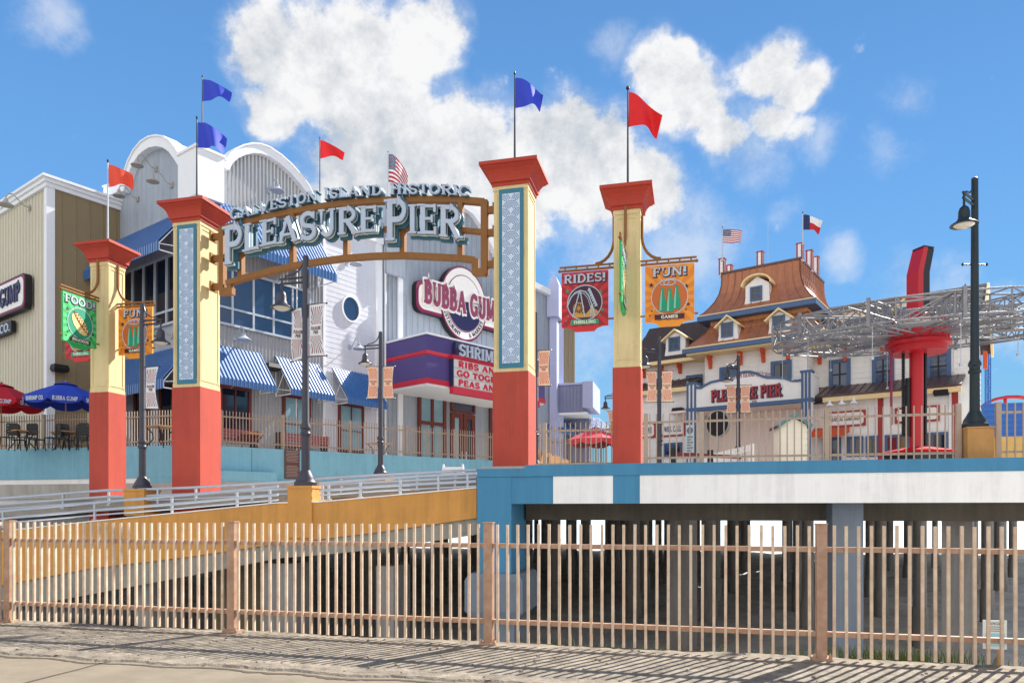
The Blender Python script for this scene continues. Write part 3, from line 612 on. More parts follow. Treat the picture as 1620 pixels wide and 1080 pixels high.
def pillar(label, s0, w, zt, zn, zr, panel, grp, zb=1.0):
    t = thing('gate_pillar', WP.pt(s0 + w / 2, -w / 2, 1.0), label, 'pillar', grp); s1 = s0 + w
    g = MB(); g.box(WP, s0 - .03, s1 + .03, -w - .03, .03, zb, zr); obj('base', g, 'red_stucco', t)
    g = MB(); g.box(WP, s0, s1, -w, 0, zr, zn + .02); obj('shaft', g, 'cream', t)
    tr = MB(); WS = Wall(WP.pt(s1, 0, 0).x, WP.pt(s1, 0, 0).y, 0, 1)       # right-hand face
    tr.box(WP, s0 - .015, s1 + .015, -w - .015, .015, zr + .002, zr + .12); tr.box(WP, s0 - .02, s1 + .02, -w - .02, .02, zn - .12, zn - .002)
    for W_, a, b in ((WP, s0, s1), (WS, 0, w)):
        e = .07
        tr.ribbon(W_, [(a + e, zr + .22), (b - e, zr + .22), (b - e, zn - .22), (a + e, zn - .22)], .04, .0, .016, True)
        tr.box(W_, a, a + .05, .0, .012, zr + .122, zn - .122); tr.box(W_, b - .05, b, .0, .012, zr + .122, zn - .122)
    obj('moulding', tr, 'cream', t)
    h = zt - zn; prof = [(.05, 0), (.05, .14), (.10, .17), (.10, .25), (.115, .36), (.145, .5), (.2, .64), (.29, .76), (.29, .81), (.34, .83), (.34, .98), (.30, 1.0), (-w * .4, 1.2)]
    g = MB(); g.loft(WP, [(s0 - e, s1 + e, -w - e, e, zn + h * f) for e, f in prof]); obj('capital', g, 'cap_red', t)
    if panel:
        a, b = s0 + w * .16, s1 - w * .12; z0, z1 = zr + .1, zn - .1
        g = MB(); g.box(WP, a, b, 0, .035, z0, z1); p = obj('panel', g, 'teal_frame', t)
        q = .1 * w; g = MB(); g.box(WP, a + q, b - q, .036, .045, z0 + q * 1.4, z1 - q * 1.4); f = obj('panel_field', g, 'pale_blue', p)
        g = MB(); scallops(g, WP, a + q + .01, b - q - .01, z0 + q * 1.4 + .01, z1 - q * 1.4 - .01, 1, .0452, .052); obj('scallop_pattern', g, 'wave_grey', p)
    return t
sBR, sBL, sSR, sSL = WP.s(781.5), WP.s(274.5), WP.s(971), WP.s(143.5)
GP = 'pillars of the entrance gate'
pillar('tall cream and red gate pillar with blue scallop panel, right end of the arch sign', sBR, .95, 11.2, 10.6, 5.48, True, GP, 2.6)
pillar('tall cream and red gate pillar with blue scallop panel, left end of the arch sign', sBL, .95, 11.2, 10.6, 5.48, True, GP)
pillar('shorter cream and red pillar on the pier edge carrying the rides and fun banners', sSR, .68, 10.2, 9.62, 5.45, False, GP, 2.6)
pillar('shorter cream and red pillar at far left carrying the food banner', sSL, .68, 10.2, 9.62, 5.45, False, GP)

# ================================================================== ARCH SIGN
WA = front(19.85)
K = lambda x, y: (340 + x / 3.1154, 260 + y / 3.1154)
def LK(pts, n=0.0): return [WA.hit(*K(x, y), n) for x, y in pts]
arch = thing('arch_sign', WA.pt(-10, 0, 9), 'arched bronze sign with pale raised letters reading Pleasure Pier between the tall pillars', 'sign')
g = MB()
tops_ = [(30, 326), (120, 297), (250, 262), (380, 237), (510, 213), (645, 195), (780, 183), (925, 177), (1080, 176), (1210, 178), (1330, 188)]
bots_ = [(62, 588), (150, 560), (270, 530), (400, 500), (520, 480), (645, 464), (780, 454), (925, 450), (1100, 458), (1212, 464), (1285, 474)]
mids_ = [(30, 462), (140, 438), (270, 405), (400, 375), (520, 352), (645, 337), (780, 325), (925, 318), (1080, 320), (1210, 325), (1330, 336)]
g.ribbon(WA, LK(tops_), .17, -.1, .1); g.ribbon(WA, LK(bots_), .16, -.1, .1); g.ribbon(WA, LK(mids_), .13, -.09, .09)
g.ribbon(WA, LK([(38, 320), (38, 625)]), .17, -.097, .097); g.ribbon(WA, LK([(1330, 180), (1330, 545)]), .19, -.097, .097)
g.ribbon(WA, LK([(30, 630), (92, 625)]), .22, -.093, .093); g.ribbon(WA, LK([(78, 575), (78, 618)]), .1, -.09, .09)
g.ribbon(WA, LK([(1285, 468), (1285, 545)]), .17, -.095, .095); g.ribbon(WA, LK([(1278, 533), (1338, 533)]), .2, -.093, .093)
for x, a, b in ((130, 300, 570), (385, 245, 505), (650, 200, 466), (928, 182, 452), (1212, 182, 468)):
    g.ribbon(WA, LK([(x, a), (x, b)]), .15, -.098, .098)
obj('frame', g, 'bronze', arch)
for x0, x1, y in ((-12, 34, 357), (-12, 34, 464), (-12, 34, 603), (1334, 1385, 226), (1334, 1385, 338), (1334, 1385, 494)):
    g = MB(); (a, za), (b, zb) = LK([(x0, y), (x1, y)]); z = (za + zb) / 2; g.box(WA, a, b, -.07, .07, z - .09, z + .09)
    e = a if x0 < 0 else b - .06
    g.box(WA, e, e + .06, -.16, .16, z - .15, z + .15); obj('bracket', g, 'bronze', arch)
def quad_letter(ch, x0, x1, b0, b1, t0, t1, layers, wt):
    gd = GL[ch]; root = None
    for nm, m, n0, n1, grow in layers:
        p = [WA.hit(*K(x, y), 0) for x, y in ((x0, b0), (x1, b1), (x0, t0), (x1, t1))]
        def fn(x, y):
            u = x / gd[0]; a = [p[0][i] + (p[1][i] - p[0][i]) * u for i in (0, 1)]; b = [p[2][i] + (p[3][i] - p[2][i]) * u for i in (0, 1)]
            return tuple(a[i] + (b[i] - a[i]) * y for i in (0, 1))
        g = MB(); put_glyph(g, WA, gd, fn, n0, n1, wt, True, grow, .002)
        o = obj(nm, g, m, root or arch)
        root = root or o
big = [('P', 85, 180, 520, 508, 337, 316), ('L', 182, 264, 457, 441, 326, 308), ('E', 266, 350, 433, 416, 308, 290), ('A', 350, 448, 420, 402, 291, 278),
       ('S', 455, 540, 407, 394, 270, 258), ('U', 545, 632, 388, 378, 256, 247), ('R', 638, 740, 376, 368, 246, 240), ('E', 743, 835, 366, 361, 240, 234),
       ('P', 868, 975, 404, 402, 206, 200), ('I', 980, 1026, 370, 369, 232, 230), ('E', 1030, 1124, 372, 376, 229, 230), ('R', 1128, 1240, 384, 394, 232, 240)]
for q in big:
    quad_letter(*q, (('letter', 'ltr_white', .43, .49, .0), ('letter_band', 'ltr_teal', .36, .4285, .0), ('letter_band', 'ltr_cream', .315, .3585, .02), ('letter_band', 'ltr_teal', .21, .3135, .03), ('letter_backing', 'ltr_teal', .105, .2085, .13)), .175)
def interp(pts, x):
    for (a, ya), (b, yb) in zip(pts, pts[1:]):
        if x <= b: return ya + (yb - ya) * (x - a) / (b - a)
    return pts[-1][1]
bc = [(80, 289), (180, 268), (280, 241), (400, 214), (520, 190), (640, 176), (760, 168), (900, 162), (1050, 159), (1180, 164), (1270, 171)]
for word, xa, xb in (('GALVESTON', 92, 520), ('ISLAND', 553, 836), ('HISTORIC', 876, 1262)):
    gs, tot = glyphs(word, .05)
    for ch, x, gd in gs:
        x0 = xa + (xb - xa) * x / tot; x1 = xa + (xb - xa) * (x + gd[0]) / tot; h = 56 if ch in 'GIH' and x == 0 else 49
        quad_letter(ch, x0, x1, interp(bc, x0), interp(bc, x1), interp(bc, x0) - h, interp(bc, x1) - h, (('letter', 'ltr_white', .16, .21, 0), ('letter_backing', 'ltr_teal', -.08, .1585, .06)), .19)

# ================================================================== BANNER SIGNS ON THE SMALL PILLARS
def banner(name, label, W, s0, z0, w, h, kind, inner, arm=True):
    """inner: s of the pillar face; board from s0 (left) and z0 (bottom of the body)"""
    cs = s0 + w / 2
    t = thing(name, W.pt(cs, 0, z0), label, 'banner', 'banner signs on the shorter gate pillars')
    body = [(s0, z0), (s0 + w * .12, z0 - .0), (s0 + w * .24, z0 - .05), (s0 + w * .3, z0 - .13), (s0 + w * .7, z0 - .13), (s0 + w * .76, z0 - .05), (s0 + w * .88, z0), (s0 + w, z0), (s0 + w, z0 + h), (s0, z0 + h)]
    base, ray, disc, lab = {'rides': ('ban_red', 'ban_dred', 'ban_plum', 'ban_teal'), 'fun': ('ban_or', 'ban_dor', 'ban_rust', 'ban_plum'), 'food': ('ban_gr', 'ban_lgr', 'ban_teal', 'ban_plum')}[kind]
    g = MB(); g.prism(W, body, -.06, .0); bd = obj('board', g, base, t)
    dc, dz, dr = cs, z0 + h * .43, w * .37
    g = MB()
    for i in range(0, 36, 2):
        P = [(dc, dz)]
        for f in range(3):
            a = R(i * 10 + f * 5 + 2); c, s_ = math.cos(a), math.sin(a)
            k = min([((s0 + .01 - dc) / c) if c < 0 else 9, ((s0 + w - .01 - dc) / c) if c > 0 else 9, ((z0 + .01 - dz) / s_) if s_ < 0 else 9, ((z0 + h * .985 - dz) / s_) if s_ > 0 else 9])
            P.append((dc + c * k, dz + s_ * k))
        g.prism(W, P, .0, .004)
    obj('sunburst', g, ray, bd)
    g = MB(); g.prism(W, ellipse(dc, dz, dr, dr), .004, .009); obj('disc', g, disc, bd)
    g = MB(); g.ribbon(W, ellipse(dc, dz, dr, dr), .025, .009, .014, True); obj('ring', g, 'ltr_white', bd)
    title = {'rides': 'RIDES!', 'fun': 'FUN!', 'food': 'FOOD!'}[kind]; tag_ = {'rides': 'THRILLING', 'fun': 'GAMES', 'food': 'DELICIOUS'}[kind]
    ins = .05 if kind != 'fun' else .15
    g = MB(); text(g, W, title, s0 + w * ins + .02, s0 + w * (1 - ins) + .02, z0 + h * .8 - .02, z0 + h * .955 - .02, .004, .008, .2, grow=.1); obj('title_shadow', g, 'ban_plum', bd)
    g = MB(); text(g, W, title, s0 + w * ins, s0 + w * (1 - ins), z0 + h * .8, z0 + h * .955, .012, .02, .2); obj('title', g, 'ltr_white', bd)
    g = MB(); g.box(W, cs - w * .3, cs + w * .3, .014, .02, z0 + h * .035, z0 + h * .125); obj('label_plate', g, lab, bd)
    g = MB(); tw = .24 if kind != 'fun' else .17; text(g, W, tag_, cs - w * tw, cs + w * tw, z0 + h * .053, z0 + h * .108, .02, .024, .24); obj('label_text', g, 'ltr_cream', bd)
    for x, y, r in ((.13, .66, .045), (.84, .6, .045), (.88, .28, .035), (.14, .2, .02), (.83, .19, .022), (.1, .12, .018)):
        g = MB(); g.prism(W, star(s0 + w * x, z0 + h * y, r * w * 1.25), .005, .0105); obj('star', g, 'ban_teal' if kind == 'rides' else 'ban_plum', bd)
    A = lambda x, y: (dc + dr * x, dz + dr * y)
    if kind == 'fun':
        for k, (x, y) in enumerate(((-.38, -.1), (.03, -.16), (.4, -.02))):
            pr = [(.2, -.68), (.2, -.2), (.17, -.05), (.105, .18), (.085, .5), (.1, .56), (.08, .62)]
            g = MB(); g.prism(W, [A(x + a, y + b) for a, b in pr] + [A(x - a, y + b) for a, b in pr[::-1]], .0095, .022 + k * .004); bt = obj('bottle', g, 'ban_teal', bd)
            g = MB(); g.prism(W, [A(x - .17 + .0, y - .64), A(x - .06, y - .64), A(x - .05, y - .15), A(x - .03, y + .5), A(x - .075, y + .5), A(x - .15, y - .1)], .0225 + k * .004, .024 + k * .004); obj('highlight', g, 'mint', bt)
        g = MB(); g.ribbon(W, [A(x, y) for x, y in ellipse(.0, .8, .32, .15, 24)], .022, .0145, .019, True); g.ribbon(W, [A(x, y) for x, y in ellipse(-.28, .82, .26, .14, 24)], .018, .0145, .018, True); obj('hoops', g, 'ltr_white', bd)
    elif kind == 'rides':
        g = MB(); g.prism(W, [A(-.75, -.62), A(-.5, -.5), A(-.3, -.62), A(.1, -.62), A(.3, -.38), A(.45, -.28), A(.8, -.55), A(.5, -.84), A(-.5, -.84)], .0095, .012); obj('skyline', g, 'gold', bd)
        g = MB(); g.ribbon(W, [A(x, y) for x, y in ellipse(-.35, -.3, .3, .32, 24)], .022, .0125, .016, True)
        for a in range(0, 180, 30): g.ribbon(W, [A(-.35 + .3 * math.cos(R(a)), -.3 + .32 * math.sin(R(a))), A(-.35 - .3 * math.cos(R(a)), -.3 - .32 * math.sin(R(a)))], .012, .0125, .0145 + a * 2e-5)
        obj('wheel', g, 'gold', bd)
        g = MB(); cv = [A(-.98, -.1), A(-.8, .35), A(-.55, .62), A(-.25, .72), (A(.05, .62)), A(.25, .35), A(.4, -.1), A(.5, -.5), A(.62, -.8)]
        g.ribbon(W, cv, .03, .0165, .022); g.ribbon(W, [(s - .035, z - .05) for s, z in cv], .016, .0165, .021)
        for x0, x1 in ((-.3, -.7), (-.25, .0)): g.ribbon(W, [A(x0, .66), A(x1, -.8)], .03, .0165, .0235)
        for x0, x1 in ((.4, .34), (.44, .6)): g.ribbon(W, [A(x0, -.1), A(x1, -.8)], .025, .0165, .024)
        for i in range(7): x, y = .16 + .065 * i, .62 - .15 * i; g.prism(W, [A(x, y), A(x + .2, y + .05), A(x + .16, y + .2), A(x + .06, y + .2)], .0165, .025 + i * .0005)
        obj('coaster', g, 'ltr_white', bd)
    else:
        rot = lambda pts, a=-48: [A(x * math.cos(R(a)) - y * math.sin(R(a)), x * math.sin(R(a)) + y * math.cos(R(a))) for x, y in pts]
        g = MB(); g.prism(W, rot(ellipse(0, -.08, .8, .42, 28)), .0095, .018); obj('bun', g, 'bun', bd)
        g = MB(); g.prism(W, rot(ellipse(0, .1, .86, .17, 28)), .0185, .027); obj('sausage', g, 'sausage', bd)
        g = MB(); g.ribbon(W, rot([(-.7 + .1 * i, .1 + (.09 if i % 2 else -.09)) for i in range(15)]), .03, .0275, .034); obj('mustard', g, 'bun', bd)
    if arm:
        zt = z0 + h + .06; far_ = s0 - .06 if inner > cs else s0 + w + .06
        g = MB()
        for z, a in ((zt, .036), (zt + .1, .03)): g.tube([W.pt(inner, -.03, z), W.pt(far_, -.03, z)], a, 6)
        for f in (.1, .3, .5, .7, .9): s = inner + (far_ - inner) * f; g.tube([W.pt(s, -.03, zt), W.pt(s, -.03, zt + .1)], .022, 5)
        for z in (zt,): g.lathe(W.pt(far_, -.03, z - .045), [(.01, 0), (.045, .02), (.045, .07), (.01, .09)], 8)
        d = 1 if far_ > inner else -1; g.tube([W.pt(inner + d * .035, -.03, zt + 1.35), W.pt(inner + d * .035, -.03, zt + .75)] + [W.pt(inner + d * (.035 + .5 * (1 - math.cos(R(a)))), -.03, zt + .75 - .62 * math.sin(R(a))) for a in range(15, 91, 15)], .042, 6)
        obj('bracket', g, 'bronze', t, smooth=True)
        g = MB(); g.tube([W.pt(inner, -.03, z0 + .18), W.pt(far_, -.03, z0 + .18)], .026, 6); g.lathe(W.pt(far_, -.03, z0 + .145), [(.01, 0), (.04, .02), (.04, .05), (.01, .07)], 8); obj('lower_rod', g, 'bronze', t, smooth=True)
    return t
pc = .34
WM = front(19.4 + pc); bw, bh = 1.28, 1.5
zbR = WM.z(930, 516)
s = WM.s(888.5); banner('hanging_banner', 'red rides banner with a white roller coaster, left side of its pillar', WM, s, zbR, bw, bh, 'rides', sSR)
s = WM.s(1020.5); banner('hanging_banner', 'orange fun banner with three green bottles, over the dark slate hotel roof', WM, s, zbR, bw, bh, 'fun', sSR + .68)
WX = Wall(sSR + .34, 19.4, 0, 1); banner('hanging_banner', 'green banner seen edge-on in front of the right hand shorter pillar', WX, -.12 - bw, zbR + .12, bw, bh, 'food', 0)
s = sSL + .68 + .07; banner('hanging_banner', 'orange fun banner with green bottles, partly behind a lamp post at left', WM, s, zbR, bw, bh, 'fun', sSL + .68)
s = sSL - .07 - bw; banner('hanging_banner', 'red banner mostly hidden behind the green food banner', WM, s, zbR, bw, bh, 'rides', sSL)
WX = Wall(sSL + .34, 19.4, 0, 1); banner('hanging_banner', 'green food banner with a hot dog on a teal disc', WX, -.12 - bw, zbR + .12, bw, bh, 'food', 0)

# ================================================================== FLAGS
def uvflag(name, kind):
    m = bpy.data.materials.new(name); m.use_nodes = True; nt = m.node_tree; N = nt.nodes; Lk = nt.links; b = N['Principled BSDF']; b.inputs['Roughness'].default_value = .8
    uv = N.new('ShaderNodeUVMap'); uv.uv_map = 'UVMap'; sp = N.new('ShaderNodeSeparateXYZ'); Lk.new(uv.outputs[0], sp.inputs[0])
    def mth(op, a, b_):
        n = N.new('ShaderNodeMath'); n.operation = op
        for i, x in enumerate((a, b_)):
            if isinstance(x, (int, float)): n.inputs[i].default_value = x
            else: Lk.new(x, n.inputs[i])
        return n.outputs[0]
    def mix(f, a, b_):
        n = N.new('ShaderNodeMixRGB'); Lk.new(f, n.inputs[0])
        for i, x in ((1, a), (2, b_)):
            if isinstance(x, tuple): n.inputs[i].default_value = x
            else: Lk.new(x, n.inputs[i])
        return n.outputs[0]
    U, V = sp.outputs[0], sp.outputs[1]
    if kind == 'us':
        st = mth('LESS_THAN', mth('MODULO', mth('MULTIPLY', V, 6.5), 1.0), .5)
        c = mix(st, C(232, 228, 228), C(176, 26, 50))
        dots = mth('GREATER_THAN', mth('MULTIPLY', mth('SINE', mth('MULTIPLY', U, 92), 0), mth('SINE', mth('MULTIPLY', V, 64), 0)), .45)
        can = mix(dots, C(40, 42, 92), C(226, 226, 232)); c = mix(mth('MULTIPLY', mth('LESS_THAN', U, .4), mth('GREATER_THAN', V, .46)), c, can)
    elif kind == 'tx':
        c = mix(mth('GREATER_THAN', V, .5), C(190, 30, 44), C(232, 230, 230)); c = mix(mth('LESS_THAN', U, .34), c, C(34, 50, 92))
    else:      # sunburst pole banner: u,v in 0..1, rays from the middle of the sheet
        du, dv = mth('SUBTRACT', U, .5), mth('MULTIPLY', mth('SUBTRACT', V, .5), 1.5)
        an = mth('ARCTAN2', du, dv); ray = mth('GREATER_THAN', mth('SINE', mth('MULTIPLY', an, 30), 0), -.1)
        alt = mth('GREATER_THAN', mth('SINE', mth('MULTIPLY', an, 15), 0), .0)
        band = mth('MULTIPLY', mth('GREATER_THAN', mth('ABSOLUTE', mth('SUBTRACT', V, .5), 0), .11), mth('LESS_THAN', mth('ABSOLUTE', du, 0), .43))
        band = mth('MULTIPLY', band, mth('LESS_THAN', mth('ABSOLUTE', mth('SUBTRACT', V, .5), 0), .455))
        cream = {'a': C(226, 222, 222), 'b': C(232, 206, 180)}[kind[-1]]
        inkA = {'a': C(160, 66, 70), 'b': C(196, 88, 66)}[kind[-1]]; inkB = {'a': C(120, 146, 158), 'b': C(206, 120, 92)}[kind[-1]]
        c = mix(mth('MULTIPLY', ray, band), cream, mix(alt, inkA, inkB))
    Lk.new(c, b.inputs['Base Color']); M[name] = m
uvflag('us_flag', 'us'); uvflag('texas_flag', 'tx'); uvflag('pole_sheet_cool', 'pa'); uvflag('pole_sheet_warm', 'pb')
def flagpole(label, base, ptop_z, fw, fh, taper, droop, m, lean=0.0, r=.025, ball=False, wind=0.15, ph=0.0, ang=0.0):
    """flag flies from the top of the pole; base is a point; lean tilts the pole"""
    t = thing('flagpole', base, label, 'flagpole', 'flagpoles'); b = Vector(base)
    tp = Vector((b.x + lean, b.y, ptop_z)); g = MB(); g.tube([b, b + (tp - b) * .5, tp], [r * 1.3, r, r * .7], 8)
    g.lathe(b, [(r * 3.5, 0), (r * 3, .05), (r * 1.6, .07)], 10)
    obj('pole', g, 'post_blk' if m in ('flag_blue', 'flag_red') else 'rail', t, smooth=True)
    g = MB(); g.lathe(tp, [(.01, 0), (.05 if ball else .03, .04), (.05 if ball else .03, .08), (.01, .12)], 8); obj('finial', g, 'black', t, smooth=True)
    dx, dy = math.cos(YAW + ang), math.sin(YAW + ang)
    def fn(u, v):
        h = fh * (1 - taper * u); z = tp.z - .06 - (fh - h) * .55 - droop * u * u * fh - (1 - v) * h
        w = wind * (.2 + u) * math.sin(u * 6.5 + v * 1.6 + ph); z += .05 * fh * math.sin(u * 9 + ph) * u
        X = fw * u * (1 - .12 * (1 - v) * u)
        return Vector((tp.x + r + dx * X - dy * w, tp.y + dy * X + dx * w, z))
    g = MB(); g.grid(fn, 22, 12); f = obj('flag', g, m, t, smooth=True); return t
def pole_top(s, w, zt): return WP.pt(s + w / 2, -w / 2, zt + .1)
p = pole_top(sBR, .95, 11.2); flagpole('blue flag on a pole on top of the tall pillar right of the arch', p, WP.z(816, 120, -.5), .78, .85, .5, .25, 'flag_blue', ph=1)
p = pole_top(sSR, .68, 10.2); flagpole('red flag on a pole on top of the shorter pillar beside the rides banner', p, WP.z(996, 143, -.35), .88, .92, .45, .45, 'flag_red', ball=True, ph=2.2)
p = pole_top(sBL, .95, 11.2); flagpole('violet blue flag on a pole on top of the tall pillar left of the arch', p, WP.z(313, 190, -.5), .85, .82, .35, .35, 'flag_blue', ph=.3, wind=.2)
p = pole_top(sSL, .68, 10.2); flagpole('orange red flag on a pole on top of the far left pillar', p, WP.z(170, 258, -.35), .8, .72, .45, .2, 'flag_or', ph=1.4)

# ================================================================== STREET LAMPS
def make_lamp(name, H, label, m='post_blk'):
    t = thing(name, (0, 0, 0), label, 'street lamp', 'street lamps')
    g = MB(); g.lathe((0, 0, 0), [(.3, 0), (.3, .1), (.26, .14), (.25, .2), (.18, .32), (.13, .42)], 20); obj('base', g, m, t, smooth=True)
    g = MB(); g.lathe((0, 0, 0), [(.115, .42), (.11, 1.35), (.14, 1.36), (.145, 1.42), (.12, 1.45), (.12, 1.52), (.15, 1.55), (.14, 1.62), (.1, 1.7), (.075, H - .02), (.05, H)], 20); obj('pole', g, m, t, smooth=True)
    g = MB(); za = H - .58
    for z in (za, za - .13): g.tube([(0, 0, z), (-.78, 0, z)], .032, 8)
    g.tube([(-.06, 0, H - .1), (-.1, 0, H - .25), (-.2, 0, H - .38), (-.36, 0, H - .48), (-.55, 0, H - .5), (-.62, 0, H - .53)], .022, 6); g.tube([(-.72, 0, za + .03), (-.72, 0, za - .42)], .028, 8); obj('arm', g, m, t, smooth=True)
    zl = za - .4
    g = MB(); g.lathe((-.72, 0, zl), [(.05, .08), (.1, .03), (.125, -.05), (.13, -.2), (.17, -.28), (.3, -.36), (.31, -.38), (.28, -.38)][::-1], 20); sh = obj('lamp_shade', g, m, t, smooth=True)
    g = MB(); g.lathe((-.72, 0, zl - .46), [(.03, 0), (.13, .02), (.2, .06), (.235, .085)], 16); obj('lens', g, 'lens', sh, smooth=True)
    return t
def put(src, loc, rz, label, H=None):
    c = copy_tree(src); c.location = loc; c.rotation_euler = (0, 0, rz); c['label'] = label; return c
LA = make_lamp('street_lamp', 6.2, 'tall charcoal street lamp with a bell shade in front of the arch sign'); LA.location = lampA
LB = put(LA, lampB, R(180), 'charcoal street lamp between the two left gate pillars'); LB.scale = (.93,) * 3
def pole_banner(label, side, H0, cool, curl, group='pleasure pier banners on the lamp posts'):
    t = thing('pole_banner', (0, 0, 0), label, 'banner', group); sg = side; w, h = .46, 1.36; W0 = Wall(0, 0, 1, 0); x0 = .13
    def P(u, v, e=0.0):      # u 0..1 left to right of the sheet, v up
        uu = u if sg > 0 else 1 - u
        b = math.sin(math.pi * v); dx = curl * .16 * b * uu; dn = curl * (.12 * b * uu + .03 * math.sin(6 * v + 2 * u))
        x = x0 + w * uu - abs(dx)
        return Vector((sg * x, -dn - e, H0 + h * v + .05 * uu * (v - .5) * curl))
    g = MB(); g.grid(lambda u, v: P(u, v), 10, 18); cl = obj('cloth', g, 'pole_sheet_cool' if cool else 'pole_sheet_warm', t, smooth=True)
    class WW:
        @staticmethod
        def pt(s, n, z): return P(s, z, n)
    for word, a, b, z0, z1 in (('PLEASURE', .1, .9, .5, .565), ('PIER', .3, .7, .42, .485)):
        g = MB(); text(g, WW, word, a, b, z0, z1, .002, .006, .2, False); obj('lettering', g, 'ban_plum' if cool else 'hot_red', cl)
    for z in (-.02, h + .02):
        g = MB(); g.tube([(sg * .05, 0, H0 + z), (sg * (x0 + w + .04), 0, H0 + z)], .016, 6); g.lathe((sg * (x0 + w + .04), 0, H0 + z - .03), [(.01, 0), (.03, .03), (.01, .06)], 6); obj('rod', g, 'post_blk', t)
    return t
def hang(src, lamp_loc, label, sc=1.0, rz=0):
    c = copy_tree(src); c.location = lamp_loc; c['label'] = label; c.scale = (sc,) * 3; c.rotation_euler = (0, 0, rz); return c
PR = pole_banner('white banner with red rays right of the tall lamp in front of the arch', 1, 3.5, True, .55); PR.location = lampA
PL = pole_banner('twisted white banner on the left of the tall lamp in front of the arch', -1, 3.45, True, 1.4); PL.location = lampA; PL.rotation_euler = (0, 0, R(-25))
pb = hang(PR, lampB, 'white curled banner on the lamp between the left pillars', .93, R(6)); pb.location.z -= .75
# ================================================================== SHARED BUILDING PIECES
def ribs(mb, W, s0, s1, z0, ztop, step, wr=.06, out=.03, n=0.0):
    s = s0 + step / 2
    while s < s1:
        zt = ztop(s) if callable(ztop) else ztop; a, b = wr / 2, wr / 2 * .5
        if zt > z0 + .05:
            mb.hexa([W.pt(s - b, n + out, z0), W.pt(s + b, n + out, z0), W.pt(s + a, n - .001, z0), W.pt(s - a, n - .001, z0), W.pt(s - b, n + out, zt), W.pt(s + b, n + out, zt), W.pt(s + a, n - .001, zt), W.pt(s - a, n - .001, zt)])
        s += step
def laps(mb, W, s0, s1, z0, z1, step, out=.025, n=0.0):
    z = z0
    while z < z1 - .01:
        t = min(z + step, z1)
        mb.add([W.pt(s0, n + out, z), W.pt(s1, n + out, z), W.pt(s1, n + .002, t), W.pt(s0, n + .002, t), W.pt(s0, n, z), W.pt(s1, n, z)], [(0, 1, 2, 3), (4, 5, 1, 0)]); z = t
def window(parent, W, s0, s1, z0, z1, cols=2, rows=(.5,), fm='winframe', gm='glass', fw=.1, n=0.0, out=.07, mull=.05, name='window', arched=False, trim=None):
    g = MB()
    for a, b, c, d in ((s0, s1, z0, z0 + fw), (s0, s1, z1 - fw, z1), (s0, s0 + fw, z0 + fw, z1 - fw), (s1 - fw, s1, z0 + fw, z1 - fw)): g.box(W, a, b, n, n + out, c, d)
    w = obj(name, g, fm, parent)
    g = MB()
    for i in range(1, cols): s = s0 + (s1 - s0) * i / cols; g.box(W, s - mull / 2, s + mull / 2, n + .036, n + out - .012, z0 + fw, z1 - fw)
    for f in rows: z = z0 + (z1 - z0) * f; g.box(W, s0 + fw, s1 - fw, n + .036, n + out - .016, z - mull / 2, z + mull / 2)
    if cols > 1 or rows: obj('mullion', g, trim or fm, w)
    g = MB(); g.box(W, s0 + fw, s1 - fw, n + .002, n + .034, z0 + fw, z1 - fw); obj('pane', g, gm, w)
    return w
def awning(parent, W, s0, s1, zt, zb, proj, val, m='awn', step=.2, name='awning'):
    g = MB(); n0 = .05
    prof = lambda s, e: [W.pt(s, n0, zt + e), W.pt(s, proj, zb + e)]
    g.add([W.pt(s0, n0, zt), W.pt(s1, n0, zt), W.pt(s1, proj, zb), W.pt(s0, proj, zb), W.pt(s0, n0, zt - .04), W.pt(s1, n0, zt - .04), W.pt(s1, proj - .03, zb - .02), W.pt(s0, proj - .03, zb - .02)], [(3, 2, 1, 0), (4, 5, 6, 7)])
    g.box(W, s0, s1, proj - .025, proj, zb - val, zb - .001)
    s = s0 + .03
    while s < s1:
        g.add([W.pt(s - .02, n0, zt), W.pt(s + .02, n0, zt), W.pt(s + .012, n0, zt + .055), W.pt(s - .012, n0, zt + .055), W.pt(s - .02, proj, zb), W.pt(s + .02, proj, zb), W.pt(s + .012, proj + .03, zb + .04), W.pt(s - .012, proj + .03, zb + .04)], [(0, 1, 2, 3), (7, 6, 5, 4), (3, 2, 6, 7), (0, 3, 7, 4), (2, 1, 5, 6)])
        g.box(W, s - .014, s + .014, proj + .001, proj + .03, zb - val, zb + .03); s += step
    a = obj(name, g, m, parent)
    for s in (s0 + .04, s1 - .04):
        g = MB(); g.tube([W.pt(s, proj - .06, zb - val + .05), W.pt(s, .04, zb - val + .05)], .03, 6); g.tube([W.pt(s, .06, zb - val + .05), W.pt(s, .06, zt - .1), W.pt(s, proj - .06, zb - .08), W.pt(s, proj - .06, zb - val + .05)], .025, 6); g.tube([W.pt(s, .06, zb - val + .05), W.pt(s, proj * .5, (zt + zb) / 2 - .1)], .02, 6); g.tube([W.pt(s, .06, zb + .1), W.pt(s, proj - .1, zb - .1)], .02, 6)
        obj('awning_frame', g, 'white', a)
    return a
